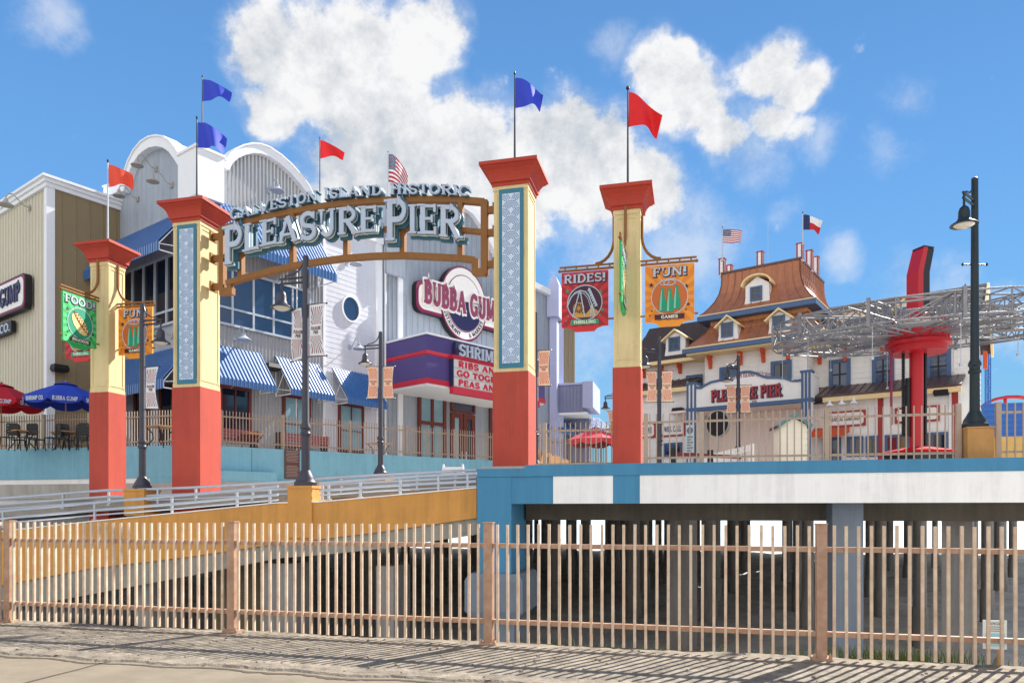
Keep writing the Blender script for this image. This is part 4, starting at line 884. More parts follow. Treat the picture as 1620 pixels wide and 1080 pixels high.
def wall_lamp(parent, W, px, py, out=.85, m='grey_wall', sc=1.0, n=0.0):
    s, z = W.hit(px, py, n); g = MB()
    g.tube([W.pt(s, n, z), W.pt(s, n + out * .3, z + .04), W.pt(s, n + out * .5, z + .25), W.pt(s, n + out * .72, z + .42), W.pt(s, n + out * .92, z + .36), W.pt(s, n + out, z + .18), W.pt(s, n + out, z + .05)], .028 * sc, 6)
    g.box(W, s - .09, s + .09, n, n + .05, z - .12, z + .12)
    a = obj('wall_lamp', g, m, parent, smooth=True); g = MB(); g.lathe(W.pt(s, n + out, z - .22 * sc), [(.33 * sc, 0), (.34 * sc, .03), (.2 * sc, .12), (.1 * sc, .2), (.09 * sc, .3), (.03, .33)], 16); obj('shade', g, m, a, smooth=True)
def speaker(parent, W, px, py, n=0.0):
    s, z = W.hit(px, py, n); g = MB(); g.loft(W, [(s - .3, s + .3, n + .12, n + .5, z - .12), (s - .34, s + .34, n + .08, n + .56, z), (s - .3, s + .3, n + .1, n + .5, z + .2)]); g.box(W, s - .05, s + .05, n, n + .1, z - .05, z + .1); obj('loudspeaker', g, 'black', parent)
PATZ = 4.1
M['plaque_txt'] = mat('plaque lettering', C(186, 164, 156), .6, .05, 4)
# ================================================================== PATIO TERRACE
x0, y0 = cam_xy(339, 28.5); x1, y1 = cam_xy(775, 36.7)
PW = Wall(x0, y0, x1 - x0, y1 - y0); zpw = PW.z(345, 705)
PLW = front(24.4); sPL = PLW.s(333)
terr = thing('patio_terrace', (x0, y0, 2.2), 'pale blue stucco terrace wall below the restaurant patio', 'terrace')
g = MB(); g.box(PW, 0, PW.s(960), -.35, 0, 2.2, zpw); obj('side_wall', g, 'wall_blue', terr)
g = MB(); g.box(PW, -.2, PW.s(432), .0, .5, 2.2, PW.z(345, 745)); obj('ledge', g, 'wall_blue', terr)
g = MB(); g.box(PLW, -50, sPL, -.35, 0, PLW.z(100, 757), zpw + .02); g.box(PLW, PLW.s(237), sPL, -.3, -.004, 1.2, PLW.z(100, 757) - .003); obj('front_wall', g, 'wall_blue', terr)
g = MB(); g.box(PLW, -50, PLW.s(237) - .004, -.3, -.05, .6, PLW.z(100, 757) - .004); obj('white_base', g, 'white_st', terr)
g = MB(); p0 = PLW.pt(-50, -.36, 0); p1 = PLW.pt(sPL - .4, -.36, 0); p2 = PW.pt(PW.s(960), -.36, 0)
hprism(g, [(p0.x, p0.y), (p1.x, p1.y), (PW.pt(.3, -.36, 0).x, PW.pt(.3, -.36, 0).y), (p2.x, p2.y), (p2.x - 25, p2.y + 10), (-50, 60)], PATZ - .3, PATZ); obj('patio_floor', g, 'conc', terr)
g = MB(); g.box(PW, PW.s(398), PW.s(398) + .02, .0, .003, 2.8, zpw - .05); obj('wall_joint', g, 'seam', terr)
t = thing('plaque', PW.pt(PW.s(460), .05, 3), 'brown plaque of fine white text on the pale blue terrace wall', 'plaque')
g = MB(); a, b = PW.s(450, .04), PW.s(474, .04); zt_, zb_ = PW.z(460, 711), PW.z(460, 757); g.box(PW, a, b, .01, .05, zb_, zt_); obj('board', g, 'plaque', t)
g = MB()
for i in range(18):
    if i in (8, 9): continue
    z = zt_ - .06 - i * (zt_ - zb_ - .1) / 18; g.box(PW, a + .06 + .04 * (i % 3 == 1), b - .06 - .06 * (i % 4 == 2), .051, .054, z - .014, z)
obj('lettering', g, 'plaque_txt', t)
def railfence(label, W, s0, s1, z, h, posts, m='fence_d', step=.125, n=0.0, grp='picket railings around the pier deck and patio', zfn=None):
    t = thing('picket_fence', W.pt((s0 + s1) / 2, n, z), label, 'fence', grp)
    for s in posts:
        g = MB(); g.box(W, s - .05, s + .05, n - .05, n + .05, z, z + h + .02); obj('post', g, m, t)
    for f in (.14, .84):
        g = MB(); g.box(W, s0, s1, n - .02, n + .02, z + h * f - .025, z + h * f + .025); obj('rail', g, m, t)
    g = MB(); s = s0 + step
    while s < s1 - .03:
        g.box(W, s - .013, s + .013, n + .021, n + .047, z + .05, z + h); s += step
    o = obj('picket_row', g, m, t); return t
WFD = front(17.75); zdk = 2.75
railfence('taupe picket railing along the right pier edge, in front of the hotel', WFD, WFD.s(1018), WFD.s(1519), zdk, 1.22, [WFD.s(1022), WFD.s(1110), WFD.s(1308), WFD.s(1516)], step=.155)
railfence('taupe picket railing right of the black green lamp pedestal', WFD, WFD.s(1579), 9.9, zdk, 1.22, [WFD.s(1579), 9.85], step=.155)
railfence('taupe picket railing between the two right gate pillars', front(19.6), front(19.6).s(847), sSR - .03, zdk, 1.3, [front(19.6).s(862)], step=.14)
zf = zpw
railfence('tan picket railing on the pale blue terrace wall beside the restaurant facade', PW.off(-.17), PW.off(-.17).s(347), PW.off(-.17).s(960), zf, 1.42, [PW.off(-.17).s(p) for p in (349, 448, 554, 643, 719, 800, 870)], 'fence_d', .13)
PF = front(24.58)
railfence('tan picket railing of the left patio, in front of the black chairs', PF, -40, PF.s(330), zf, 1.42, [PF.s(p) for p in (-60, 69.5, 141, 177, 328)], 'fence_d', .13)

# ================================================================== RESTAURANT
ax, ay = cam_xy(598, 41); dA = cdir(36.2); RA = Wall(ax, ay, *dA); sK = RA.s(316)
kp = RA.pt(sK, 0, 0); dB = cdir(126.2); RB = Wall(kp.x, kp.y, *dB)
rest = thing('restaurant', (kp.x, kp.y, 2.75), 'pale metal clad restaurant with rounded gables and striped blue awnings', 'restaurant')
ZB = 2.7
def poly_interp(pts):
    def f(s):
        for (a, za), (b, zb) in zip(pts, pts[1:]):
            if a <= s <= b: return za + (zb - za) * (s - a) / max(1e-6, b - a)
        return pts[0][1] if s < pts[0][0] else pts[-1][1]
    return f
# facade A, along the pier
outA = L(RA, [(318, 252), (340, 254), (352, 258), (357, 249), (366, 241), (379, 235), (393, 232), (406, 233), (420, 238), (438, 250), (455, 265), (470, 282), (482, 298), (490, 314), (497, 324), (523, 326)])
sArc1 = outA[-1][0]
g = MB(); g.prism(RA, [(sK + .05, ZB)] + outA + [(sArc1, ZB)], -12, -.02); obj('main_volume', g, 'white', rest)
g = MB(); fA = poly_interp([(s, z - .3) for s, z in outA]); ribs(g, RA, sK + .5, RA.s(513), ZB, fA, .2, .11, .045); g.box(RA, sK + .06, RA.s(513), -.019, -.001, ZB, fA(sK + 1) - 1.5); obj('corrugated_wall', g, 'corr', rest)
g = MB(); ins = [(s, z - .16) for s, z in outA]; g.ribbon(RA, [(outA[0][0] + .8, outA[0][1] - .16)] + ins[1:], .42, -.02, .32); obj('gable_trim', g, 'white', rest)
g = MB(); g.ribbon(RA, [(s, z + .06) for s, z in outA[1:]], .07, -.3, .38); obj('gable_coping', g, 'white', rest)
# lap sided bay
sb0, sb1 = RA.s(513), RA.s(598); ztl = RA.z(513, 352)
g = MB(); g.box(RA, sb0 - .02, sb1, -10, 0.0, ZB, ztl); laps(g, RA, sb0, sb1, ZB, ztl, .27, .009, .001); obj('lap_wall', g, 'lilac_sid', rest)
g = MB(); g.box(RA, sb1 - .2, sb1 + .25, -.3, .09, ZB, ztl + .6); g.box(RA, sb0 - .12, sb0 + .02, .0, .07, ZB, ztl); g.box(RA, sb0, sb1 + .25, -.3, .2, ztl + .001, ztl + .35); obj('corner_board', g, 'white', rest)
# round window
c = RA.hit(554, 489); rs = (RA.s(567) - RA.s(541)) / 2; rz = RA.z(554, 470) - c[1]
g = MB(); g.ribbon(RA, ellipse(c[0], c[1], rs * 1.03, rz * 1.03), .09, .02, .1, True); o = obj('round_window', g, 'white', rest); g = MB(); g.prism(RA, ellipse(c[0], c[1], rs, rz), .03, .06); obj('pane', g, 'glass_b', o)
# upper window band and awning of facade A
window(rest, RA, RA.s(330), RA.s(489), RA.z(348, 513), RA.z(348, 420), 5, (.3,), 'winframe', 'glass_b', .1, .05, .12, .09)
awning(rest, RA, RA.s(322), RA.s(503), RA.z(503, 378), RA.z(529, 432, 1.5), 1.5, .42)
zt = RA.z(411, 559); zb = RA.z(437, 610, 1.3); v = zb - RA.z(437, 620.5, 1.3)
for a, b in ((322, 411), (434, 503), (524, 587)): awning(rest, RA, RA.s(a), RA.s(b), zt, zb, 1.3, v)
for a, b in ((345, 396), (446, 490), (534, 574)):
    window(rest, RA, RA.s(a), RA.s(b), PATZ + .7, zb - .1, 2, (.45,), 'wood_r', 'glass_c' if a > 400 else 'glass', .14, .02, .1, .05)
for px, py in ((370.5, 534), (553, 549), (424, 302), (548, 417)): wall_lamp(rest, RA, px, py, .75, n=.03)
speaker(rest, RA, 424, 583)
g = MB(); g.tube([RA.pt(RA.s(468), .06, PATZ + .3), RA.pt(RA.s(468), .06, ztl)], .05, 6); g.tube([RA.pt(sb1 + .45, .12, PATZ), RA.pt(sb1 + .45, .12, ztl)], .06, 6); obj('downpipe', g, 'white', rest)
# facade B, towards the street
outB = L(RB, [(173, 300), (184, 297), (203, 292), (207, 278), (213, 260), (222, 243), (233, 230), (245, 222.5), (257, 220), (269, 222), (279, 229), (288, 241), (293, 249), (310, 241)])
g = MB(); g.prism(RB, [(outB[0][0], ZB)] + outB + [(-.05, outB[-1][1]), (-.05, ZB)], -11, -.02); obj('street_volume', g, 'grey_wall', rest)
g = MB(); g.ribbon(RB, [(s, z - .22) for s, z in outB], .45, -.02, .3); sl_ = RB.s(183); g.box(RB, outB[0][0], sl_, -.02, .295, RB.z(184, 362), outB[0][1] - .45); obj('gable_trim', g, 'white', rest)
g = MB(); g.ribbon(RB, [(s, z + .04) for s, z in outB], .08, -.3, .36); obj('gable_coping', g, 'white', rest)
# barrel roof behind the street gable
g = MB(); g.prism(RB, [(s, z + .01) for s, z in outB[3:-1]], -6, -.31); obj('barrel_roof', g, 'white', rest)
g = MB(); zt_ = RA.z(316, 234, .4); zb_ = RA.z(316, 308, .4); g.box(RA, sK - .4, sK + .95, -1.1, .4, zb_, zt_); g.box(RA, sK - .46, sK + 1.0, -1.15, .46, zt_ + .001, zt_ + .12); g.box(RA, sK - .2, sK + .6, -.6, .2, ZB, zb_ - .001); obj('corner_pilaster', g, 'white', rest)
window(rest, RB, RB.s(195), -.55, RB.z(276, 512), RB.z(276, 401), 6, (.2,), 'winframe', 'glass', .1, 0, .12, .1)
awning(rest, RB, RB.s(181), -.35, RB.z(276, 342), RB.z(257, 377, 1.7), 1.7, .42)
awning(rest, RB, RB.s(196), -.35, RB.z(276, 551), RB.z(255, 599, 1.5), 1.5, .42)
window(rest, RB, RB.s(214), RB.s(236), PATZ, PATZ + 3.4, 1, (), 'wood_r', 'glass', .12, 0, .1)
window(rest, RB, RB.s(254), RB.s(276), PATZ + .6, PATZ + 3.4, 1, (), 'wood_r', 'glass', .12, 0, .1)
for px, py in ((247, 268), (272, 293), (218, 315), (272, 531)): wall_lamp(rest, RB, px, py, .9, 'conc', .82)
# wing D with the marquee
DW = Wall(RA.pt(sb1 + .25, 0, 0).x, RA.pt(sb1 + .25, 0, 0).y, *cdir(42))
outD = L(DW, [(602, 352), (636, 352), (640, 336), (655, 322), (676, 313), (698, 311), (722, 317), (745, 333), (765, 362), (780, 395), (790, 424), (878, 466)])
sD1 = outD[-1][0]
g = MB(); g.prism(DW, [(0.02, ZB)] + outD + [(sD1, ZB)], -10, -.02); obj('wing_volume', g, 'grey_wall', rest)
g = MB(); fD = poly_interp([(s, z - .35) for s, z in outD]); s6 = DW.s(630); ribs(g, DW, .1, s6, ZB, fD, .3, .12, .04); ribs(g, DW, s6 + .4, sD1, DW.z(700, 560), fD, .45, .05, .02); obj('ribbed_wall', g, 'grey_wall', rest)
g = MB(); g.ribbon(DW, [(s, z - .15) for s, z in outD[1:]], .42, -.02, .32); g.box(DW, s6 - .1, s6 + .25, .0, .14, ZB, DW.z(636, 345)); obj('wing_trim', g, 'white', rest)
g = MB(); a, b = DW.s(612, .3), DW.s(641, .3); g.box(DW, a, b, -.9, .3, DW.z(630, 440), DW.z(625, 324)); g.box(DW, a - .08, b + .08, -1, .38, DW.z(625, 324) + .001, DW.z(625, 324) + .15); obj('wing_pilaster', g, 'grey_wall', rest)
NM = 3.6; MF = DW.off(NM); m0, m1 = MF.s(675), MF.s(862); zt, zb = MF.z(675, 528), MF.z(675, 605)
z1_, z2_, z3_ = MF.z(675, 553), MF.z(675, 560), MF.z(675, 597)
g = MB(); g.box(MF, m0, m1, -NM, 0, z2_, z3_); g.box(MF, m0 + .002, m1 - .002, -NM, -.002, z1_, zt); mq = obj('marquee', g, 'purple', rest)
g = MB(); g.box(MF, m0 - .03, m1 + .03, -NM, .03, z1_ - .18, z1_); g.box(MF, m0 - .03, m1 + .03, -NM, .03, zb, z3_); g.box(MF, m0 + .01, m1, -NM, -.01, z2_ - .05, z2_ + .2); obj('red_band', g, 'mred', mq)
g = MB(); g.box(MF, m0 - .06, m1 + .06, -NM, .06, zt + .001, zt + .1); obj('marquee_coping', g, 'white', mq)
g = MB(); g.box(MF, m0 + .05, m1 - .05, -NM, -.05, zb - .12, zb - .002); obj('soffit', g, 'white', mq)
b0, b1 = MF.s(718, .3), MF.s(852, .3); zt2, zb2 = MF.z(718, 567, .3), MF.z(718, 611, .3)
g = MB(); g.box(MF, b0, b1, .03, .28, zb2, zt2); bd = obj('message_board', g, 'board', mq)
g = MB(); g.box(MF, b0 - .08, b1 + .08, .03, .34, zb2 - .38, zb2 - .002); g.box(MF, b0 - .08, b1 + .08, .03, .33, zt2 + .002, zt2 + .22); obj('board_trim', g, 'mred', bd)
g = MB(); g.box(MF, b0 - .09, b0 - .002, .03, .3, zb2, zt2); obj('board_end', g, 'navy', bd)
hh = (zt2 - zb2) / 3
for i, ln in enumerate(('RIBS AND SHRIMP', 'GO TOGETHER LIKE', 'PEAS AND CARROTS')):
    g = MB(); z = zt2 - hh * (i + 1) + hh * .2; text(g, MF, ln, b0 + .35 - .12 * (i == 1), b0 + (b1 - b0) * (.97 if i else .93), z, z + hh * .66, .28, .31, .26, False, gap=.08); obj('lettering', g, 'letter_red', bd)
    g = MB(); g.box(MF, b0, b1, .28, .292, z - hh * .16, z - hh * .1); obj('letter_track', g, 'conc', bd)
c0, c1 = MF.s(727, .4), MF.s(727, .4) + (MF.s(781, .4) - MF.s(727, .4)) * 7.1 / 3.95; za, zb_ = MF.z(727, 562, .4), MF.z(727, 543.5, .4)
g = MB(); g.box(MF, c0 - .2, c1 + .2, .1, .3, za - .12, zb_ + .1); o = obj('name_plate', g, 'navy', mq)
g = MB(); text(g, MF, 'SHRIMP CO.', c0, c1, za, zb_, .302, .42, .2, True); obj('name_letters', g, 'ltr_white', o)
# entrance under the marquee
zfl = PATZ - .2
window(rest, DW, DW.s(660), DW.s(704), zfl + .35, DW.z(700, 626), 2, (.6,), 'wood_r', 'glass_c', .22, .02, .12, .2)
window(rest, DW, DW.s(712), DW.s(750), DW.z(720, 651), DW.z(720, 634), 1, (), 'wood_r', 'glass_b', .14, .02, .12, name='transom')
s0, s1 = DW.s(712), DW.s(750); sm = (s0 + s1) / 2
for a, b, gm in ((s0, sm - .03, 'glass_c'), (sm + .03, s1, 'glass')):
    d = window(rest, DW, a, b, zfl, DW.z(720, 653), 1, (), 'wood_r', gm, .3, .02, .1, name='door')
    g = MB(); e = b - .15 if a < sm - .5 else a + .15; g.tube([DW.pt(e, .16, zfl + .9), DW.pt(e, .16, zfl + 1.5)], .03, 6); obj('handle', g, 'rail', d)
window(rest, DW, DW.s(773), DW.s(835), zfl + .35, DW.z(775, 640), 2, (.6,), 'wood_r', 'glass_c', .22, .02, .12, .2)
speaker(rest, DW, 736, 636, .0)
# ---- oval restaurant sign
BS = DW.off(.4); oc = BS.hit(733, 481); orz = (BS.z(733, 423) - BS.z(733, 541)) / 2; ors = (BS.s(770) - BS.s(696)) / 2
sg = thing('restaurant_sign', BS.pt(oc[0], 0, oc[1]), 'oval maroon and white restaurant sign above the purple marquee', 'sign')
p0 = BS.s(658); zc0, zc1 = BS.z(658, 491), BS.z(658, 440)
def rrect(a, b, c, d, r): return [(a + r - r * math.cos(R(q)), c + r - r * math.sin(R(q))) for q in range(0, 91, 18)] + [(b - r + r * math.sin(R(q)), c + r - r * math.cos(R(q))) for q in range(0, 91, 18)] + [(b - r + r * math.cos(R(q)), d - r + r * math.sin(R(q))) for q in range(0, 91, 18)] + [(a + r - r * math.sin(R(q)), d - r + r * math.cos(R(q))) for q in range(0, 91, 18)]
p1 = 2 * oc[0] - p0
for nm, m, e, n0, n1 in (('plate', 'black', .0, -.35, -.02), ('plate_border', 'maroon', -.02, -.019, .01), ('plate_face', 'sign_wh', -.2, .011, .03)):
    g = MB(); g.prism(BS, rrect(p0 - e, p1 + e, zc0 - e, zc1 + e, .45), n0, n1); obj(nm, g, m, sg)
for nm, m, f, n0, n1 in (('oval', 'black', 1.0, -.3, .05), ('oval_border', 'maroon', .985, .051, .07), ('oval_band', 'sign_wh', .94, .071, .085), ('oval_ring', 'maroon', .76, .086, .1), ('oval_field', 'sign_wh', .735, .101, .11)):
    g = MB(); g.prism(BS, ellipse(oc[0], oc[1], ors * f, orz * f, 56), n0, n1); obj(nm, g, m, sg)
g = MB(); low = [(s, z) for s, z in ellipse(oc[0], oc[1], ors * .73, orz * .73, 80) if z < oc[1] + orz * .16]; low.sort(key=lambda p: math.atan2(p[1] - oc[1], p[0] - oc[0]) if not (p[0] < oc[0] and p[1] > oc[1]) else math.atan2(p[1] - oc[1], p[0] - oc[0]) - 2 * math.pi)
x_r, x_l = low[-1][0], low[0][0]
wav = [(x_r + (x_l - x_r) * i / 16, low[-1][1] + (.11 if i % 2 else -.02)) for i in range(1, 16)]
g.prism(BS, low + wav, .111, .12); obj('sea_field', g, 'navy', sg)
tz0, tz1 = oc[1] - .62, oc[1] + .72; ta, tb = p0 + .5, p1 - .5
for nm, m, gr, n0, n1 in (('letter_edge', 'sign_wh', .2, .12, .15), ('letter_face', 'maroon', 0, .152, .2)):
    g = MB(); text(g, BS, 'BUBBA GUMP', ta, tb, tz0, tz1, n0, n1, .26, True, gr, gap=.06); obj(nm, g, m, sg)
g = MB()
def ringtext(word, a0, a1):
    gs, tot = glyphs(word, .12)
    for ch, x, gd in gs:
        am = a0 + (a1 - a0) * (x + gd[0] / 2) / tot; ca, sa = math.cos(R(am)), math.sin(R(am)); cx, cz = oc[0] + ors * .85 * ca, oc[1] + orz * .85 * sa
        tx, tz = -ors * sa, orz * ca; l = math.hypot(tx, tz); tx, tz = tx / l, tz / l; h = .26
        put_glyph(g, BS, gd, lambda px, py, cx=cx, cz=cz, tx=tx, tz=tz, w=gd[0]: (cx + (px - w / 2) * h * tx - (py - .5) * h * tz, cz + (px - w / 2) * h * tz + (py - .5) * h * tx), .085, .098, .22)
ringtext('RESTAURANT', 196, 258); ringtext('& MARKET', 284, 336); obj('ring_lettering', g, 'black', sg)
# ================================================================== LEFT GABLED BUILDING
cx_, cy_ = cam_xy(75, 34); CRW = Wall(cx_, cy_, *dA); CLW = Wall(cx_, cy_, *dB)
mk = thing('market_building', (cx_, cy_, 2.75), 'beige ribbed metal building with white cornice at the left edge', 'building')
zt = CLW.z(75, 296); dep = 5.2
g = MB(); g.box(CLW, -26, 0, -14, -.02, ZB, zt); obj('volume', g, 'beige_l', mk)
g = MB(); ribs(g, CLW, -26, -.25, ZB, zt, .36, .05, .05, -.02); obj('ribbed_front', g, 'beige_l', mk)
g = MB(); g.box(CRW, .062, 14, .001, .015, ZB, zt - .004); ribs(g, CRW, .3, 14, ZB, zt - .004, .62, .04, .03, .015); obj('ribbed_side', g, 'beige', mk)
g = MB(); g.box(CLW, -.22, .06, -.3, .06, ZB, zt); obj('corner_board', g, 'white', mk)
g = MB()
for e, a, b in ((.12, zt, zt + .2), (.2, zt + .2, zt + .38), (.3, zt + .38, zt + .5)): g.box(CLW, -26 - e, e, -14 - e, e, a, b - .002)
obj('cornice', g, 'white', mk)
for px, py in ((47, 329), (-10, 350)): wall_lamp(mk, CLW, px, py, 1.0, 'conc', n=.03)
speaker(mk, CRW, 90, 585)
ms = thing('market_sign', CLW.pt(CLW.s(0), .3, 10), 'white wall sign with purple letters and dark edge at the far left', 'sign')
s1 = CLW.s(40, .4); z0, z1 = CLW.z(40, 486, .4), CLW.z(40, 430, .4); s0 = s1 - 6.5
for nm, m, e, n0, n1 in (('plate', 'black', 0, .1, .4), ('plate_border', 'maroon', .06, .401, .42), ('plate_face', 'sign_wh', .16, .421, .44)):
    g = MB(); g.prism(CLW, rrect(s0 + e, s1 - e, z0 + e, z1 - e, .3), n0, n1); obj(nm, g, m, ms)
g = MB(); text(g, CLW, 'BUBBA GUMP', s0 + .4, s1 - .45, z0 + .42, z1 - .4, .44, .5, .25, gap=.05); obj('lettering', g, 'navy', ms)
g = MB(); e1 = CLW.s(14, .4); g.box(CLW, e1 - 5.2, e1, .1, .3, z0 - .85, z0 - .28); pl = obj('name_plate', g, 'black', ms)
g = MB(); text(g, CLW, 'SHRIMP CO.', e1 - 4.8, e1 - .12, z0 - .78, z0 - .36, .3, .33, .2); obj('name_letters', g, 'ltr_white', pl)
# flagpoles on the restaurant roof
def roofpole(label, W, px, pyb, pyt, n, **k):
    s, zb = W.hit(px, pyb, n); _, ztp = W.hit(px, pyt, n); flagpole(label, W.pt(s, n, zb), ztp, **k)
roofpole('blue flag on the tallest pole, over the white corner pilaster of the restaurant', RA, 320, 234, 123, .0, fw=1.25, fh=.98, taper=.6, droop=.2, m='flag_blue', wind=.2, ph=.8)
roofpole('red flag on a thin pole above the right end of the large round gable', RA, 506, 322, 220, -.1, fw=1.3, fh=.95, taper=.7, droop=.3, m='flag_red', wind=.15, ph=2)
roofpole('drooping striped flag with starred corner, behind the arch sign', DW, 614, 326, 242, -.4, fw=1.1, fh=1.6, taper=.1, droop=.7, m='us_flag', wind=.25, ph=1, r=.03)
# ================================================================== ANNEX RIGHT OF THE TALL PILLAR
an = thing('annex', DW.pt(sD1, 0, 2.7), 'lilac sided annex with beige ribbed tower and grey balcony box', 'building')
EW = DW.off(-.4)
g = MB(); a, b = EW.s(846), EW.s(868); zt = EW.z(866, 474); g.box(DW, sD1 + .02, sD1 + .9, -10, .1, ZB, DW.z(878, 470)); obj('lilac_wall', g, 'lilac', an)
g = MB(); ap = DW.pt(sD1, 0, 0); q = Wall(ap.x, ap.y, 1, 0); k = q.hit(876, 470)
TW = Wall(*cam_xy(876, 56), *cdir(42)); g = MB(); s1 = TW.s(909.5); zt = TW.z(876, 512); g.box(TW, 0, s1, -8, 0, ZB, zt); ribs(g, TW, 0, s1, ZB, zt, .55, .08, .06); obj('beige_tower', g, 'beige', an)
g = MB(); g.box(TW, -.1, s1 + .15, -8, .15, zt + .001, zt + .5); obj('tower_cornice', g, 'white', an)
g = MB(); PLs = front(cam_xy(875, 52)[1]); a, b = PLs.s(865), PLs.s(884); g.box(PLs, a, b, -1.5, 0, PLs.z(875, 500), PLs.z(875, 452)); g.prism(PLs, [(a + (b - a) * (i / 10), PLs.z(875, 452) + .9 * math.sin(math.pi * i / 10)) for i in range(11)], -1.4, -.3); g.box(PLs, a + .15, b - .2, -1.3, -.25, ZB, PLs.z(875, 500) - .001); obj('arched_pilaster', g, 'lilac', an)
BL = front(cam_xy(875, 53)[1]); a, b = BL.s(872), BL.s(922); z0, z1 = BL.z(900, 652), BL.z(900, 609)
g = MB(); g.box(BL, a, b, -4, 0, z0 + .02, z1); ribs(g, BL, a, b, z0 + .02, z1, .25, .06, .03); bal = obj('balcony', g, 'slate_l', an)
g = MB(); g.box(BL, b, b + .75, -4, .15, z0 + .3, z1 + .2); g.box(BL, a, b, -4, .1, z1 + .001, z1 + .15); obj('balcony_post', g, 'lilac', bal)
g = MB(); g.box(BL, a + .02, b + .3, -4, -.02, z0 - .15, z0); obj('balcony_soffit', g, 'white', bal)
g = MB(); g.box(BL, a + .3, b + .1, -3.8, -2.6, PATZ - 1.3, z0 - .151); obj('balcony_support', g, 'slate_l', bal)
AW = DW.off(0); a0 = AW.s(835)
awning(an, TW, -3.5, -.3, TW.z(850, 640), TW.z(872, 676, 2), 2.2, .3); awning(an, TW, .2, 6, TW.z(882, 652), TW.z(884, 684, 2), 2.6, .3)
# ================================================================== PATIO FURNITURE AND UMBRELLAS
def facet_r(a, r): k = R(45); return r * math.cos(k / 2) / math.cos((a % k) - k / 2)
def umbrella(label, px, z, zf_, zrim, zap, r, m, words, grp='market umbrellas'):
    x, y = cam_xy(px, z); t = thing('market_umbrella', (x, y, zf_), label, 'umbrella', grp); c = Vector((x, y, 0)); ph = R(22)
    def ring(rr, zz, sag=0): return [c + Vector((rr * math.cos(ph + R(45) * i), rr * math.sin(ph + R(45) * i), zz)) for i in range(8)]
    g = MB(); rs_ = [ring(r, zrim), ring(r * .62, zrim + (zap - zrim) * .43), ring(r * .25, zrim + (zap - zrim) * .8), ring(.03, zap - .1)]
    g.add([v for q in rs_ for v in q], [(i * 8 + j, i * 8 + (j + 1) % 8, i * 8 + 8 + (j + 1) % 8, i * 8 + 8 + j) for i in range(3) for j in range(8)])
    rs_ = [ring(r * .3, zap - (zap - zrim) * .16), ring(.04, zap + .03)]; g.add([v for q in rs_ for v in q], [(j, (j + 1) % 8, 8 + (j + 1) % 8, 8 + j) for j in range(8)])
    for j in range(8):       # scalloped valance
        p, q = ring(r, zrim)[j], ring(r, zrim)[(j + 1) % 8]; tops, bots = [], []
        for i in range(9):
            f = i / 8; e = p.lerp(q, f); o_ = (e - c).normalized() * .02; o_.z = 0; tops.append(e + o_); bots.append(e + o_ * 2 - Vector((0, 0, .34 - .17 * abs(2 * f - 1) ** 3)))
        g.add(tops + bots, [(9 + i, 10 + i, i + 1, i) for i in range(8)])
    cn = obj('canopy', g, m, t)
    if words:
        g = MB()
        for j in range(8):
            p, q = ring(r + .05, 0)[j], ring(r + .05, 0)[(j + 1) % 8]; d = q - p; W_ = Wall(p.x, p.y, d.x, d.y)
            text(g, W_, words[j % len(words)], d.length * .14, d.length * .86, zrim - .24, zrim - .08, .0, .01, .26)
        obj('valance_lettering', g, 'ltr_white', cn)
    g = MB(); g.tube([(x, y, zf_), (x, y, zap)], .025, 8); g.lathe((x, y, zap), [(.02, 0), (.05, .04), (.02, .1)], 8); obj('pole', g, 'wood', t)
    g = MB()
    for i in range(8): g.tube([(x, y, zrim + .1), ring(r * .95, zrim)[i] + Vector((0, 0, .02))], .012, 4)
    obj('ribs', g, 'wood', t); return t
def zat(py, z): return EYE + (HY - py) / FPX * z
WORDS = ('BUBBA GUMP', 'SHRIMP CO.')
umbrella('blue umbrella with white lettering on its valance, on the left patio', 104, 30.2, PATZ, zat(631, 30.2), zat(605, 30.2), 1.53, 'umb_blue', WORDS)
umbrella('red umbrella with white lettering at the left edge of the patio', 2, 30.6, PATZ, zat(635, 30.6), zat(607, 30.6), 1.6, 'umb_red', WORDS)
umbrella('faded red umbrella on the pier beyond the two right gate pillars', 942, 41, 2.75, zat(696, 41), zat(676, 41), 1.6, 'umb_pink', None)
def box_legs(t, m, w, d, h, r):
    for a in (-1, 1):
        for b in (-1, 1):
            g = MB(); g.tube([(a * w, b * d, h), (a * w * 1.04, b * d * 1.06, h * .5), (a * w * 1.15, b * d * 1.15, 0)], r, 6); obj('leg', g, m, t, local=True)
def make_chair():
    t = thing('patio_chair', (0, 0, 0), 'black slatted metal chair behind the left patio railing', 'chair', 'black chairs on the left patio'); W0 = Wall(0, 0, 1, 0)
    g = MB()
    for i in range(6): g.box(W0, -.22, .22, -.2 + i * .07, -.15 + i * .07, .43, .46)
    obj('seat', g, 'black', t, local=True); g = MB(); g.box(W0, -.23, -.19, -.26, -.22, .46, 1.0); g.box(W0, .19, .23, -.26, -.22, .46, 1.0)
    for z in (.6, .72, .84, .96): g.box(W0, -.19, .19, -.255, -.225, z, z + .08)
    obj('backrest', g, 'black', t, local=True); box_legs(t, 'black', .2, .19, .43, .018); return t
def make_table(m='wood'):
    t = thing('patio_table', (0, 0, 0), 'square wooden table on curved dark legs', 'table', 'wooden tables on the restaurant patio')
    g = MB(); g.xbox(-.5, .5, -.42, .42, .72, .76); obj('tabletop', g, m, t, local=True)
    for a in (-1, 1):
        for b in (-1, 1):
            g = MB(); g.tube([(a * .42, b * .34, .72), (a * .25, b * .2, .5), (a * .22, b * .18, .3), (a * .42, b * .34, 0)], .022, 6); obj('leg', g, 'black', t, local=True)
    return t
ch = make_chair(); tb = make_table(); first = True
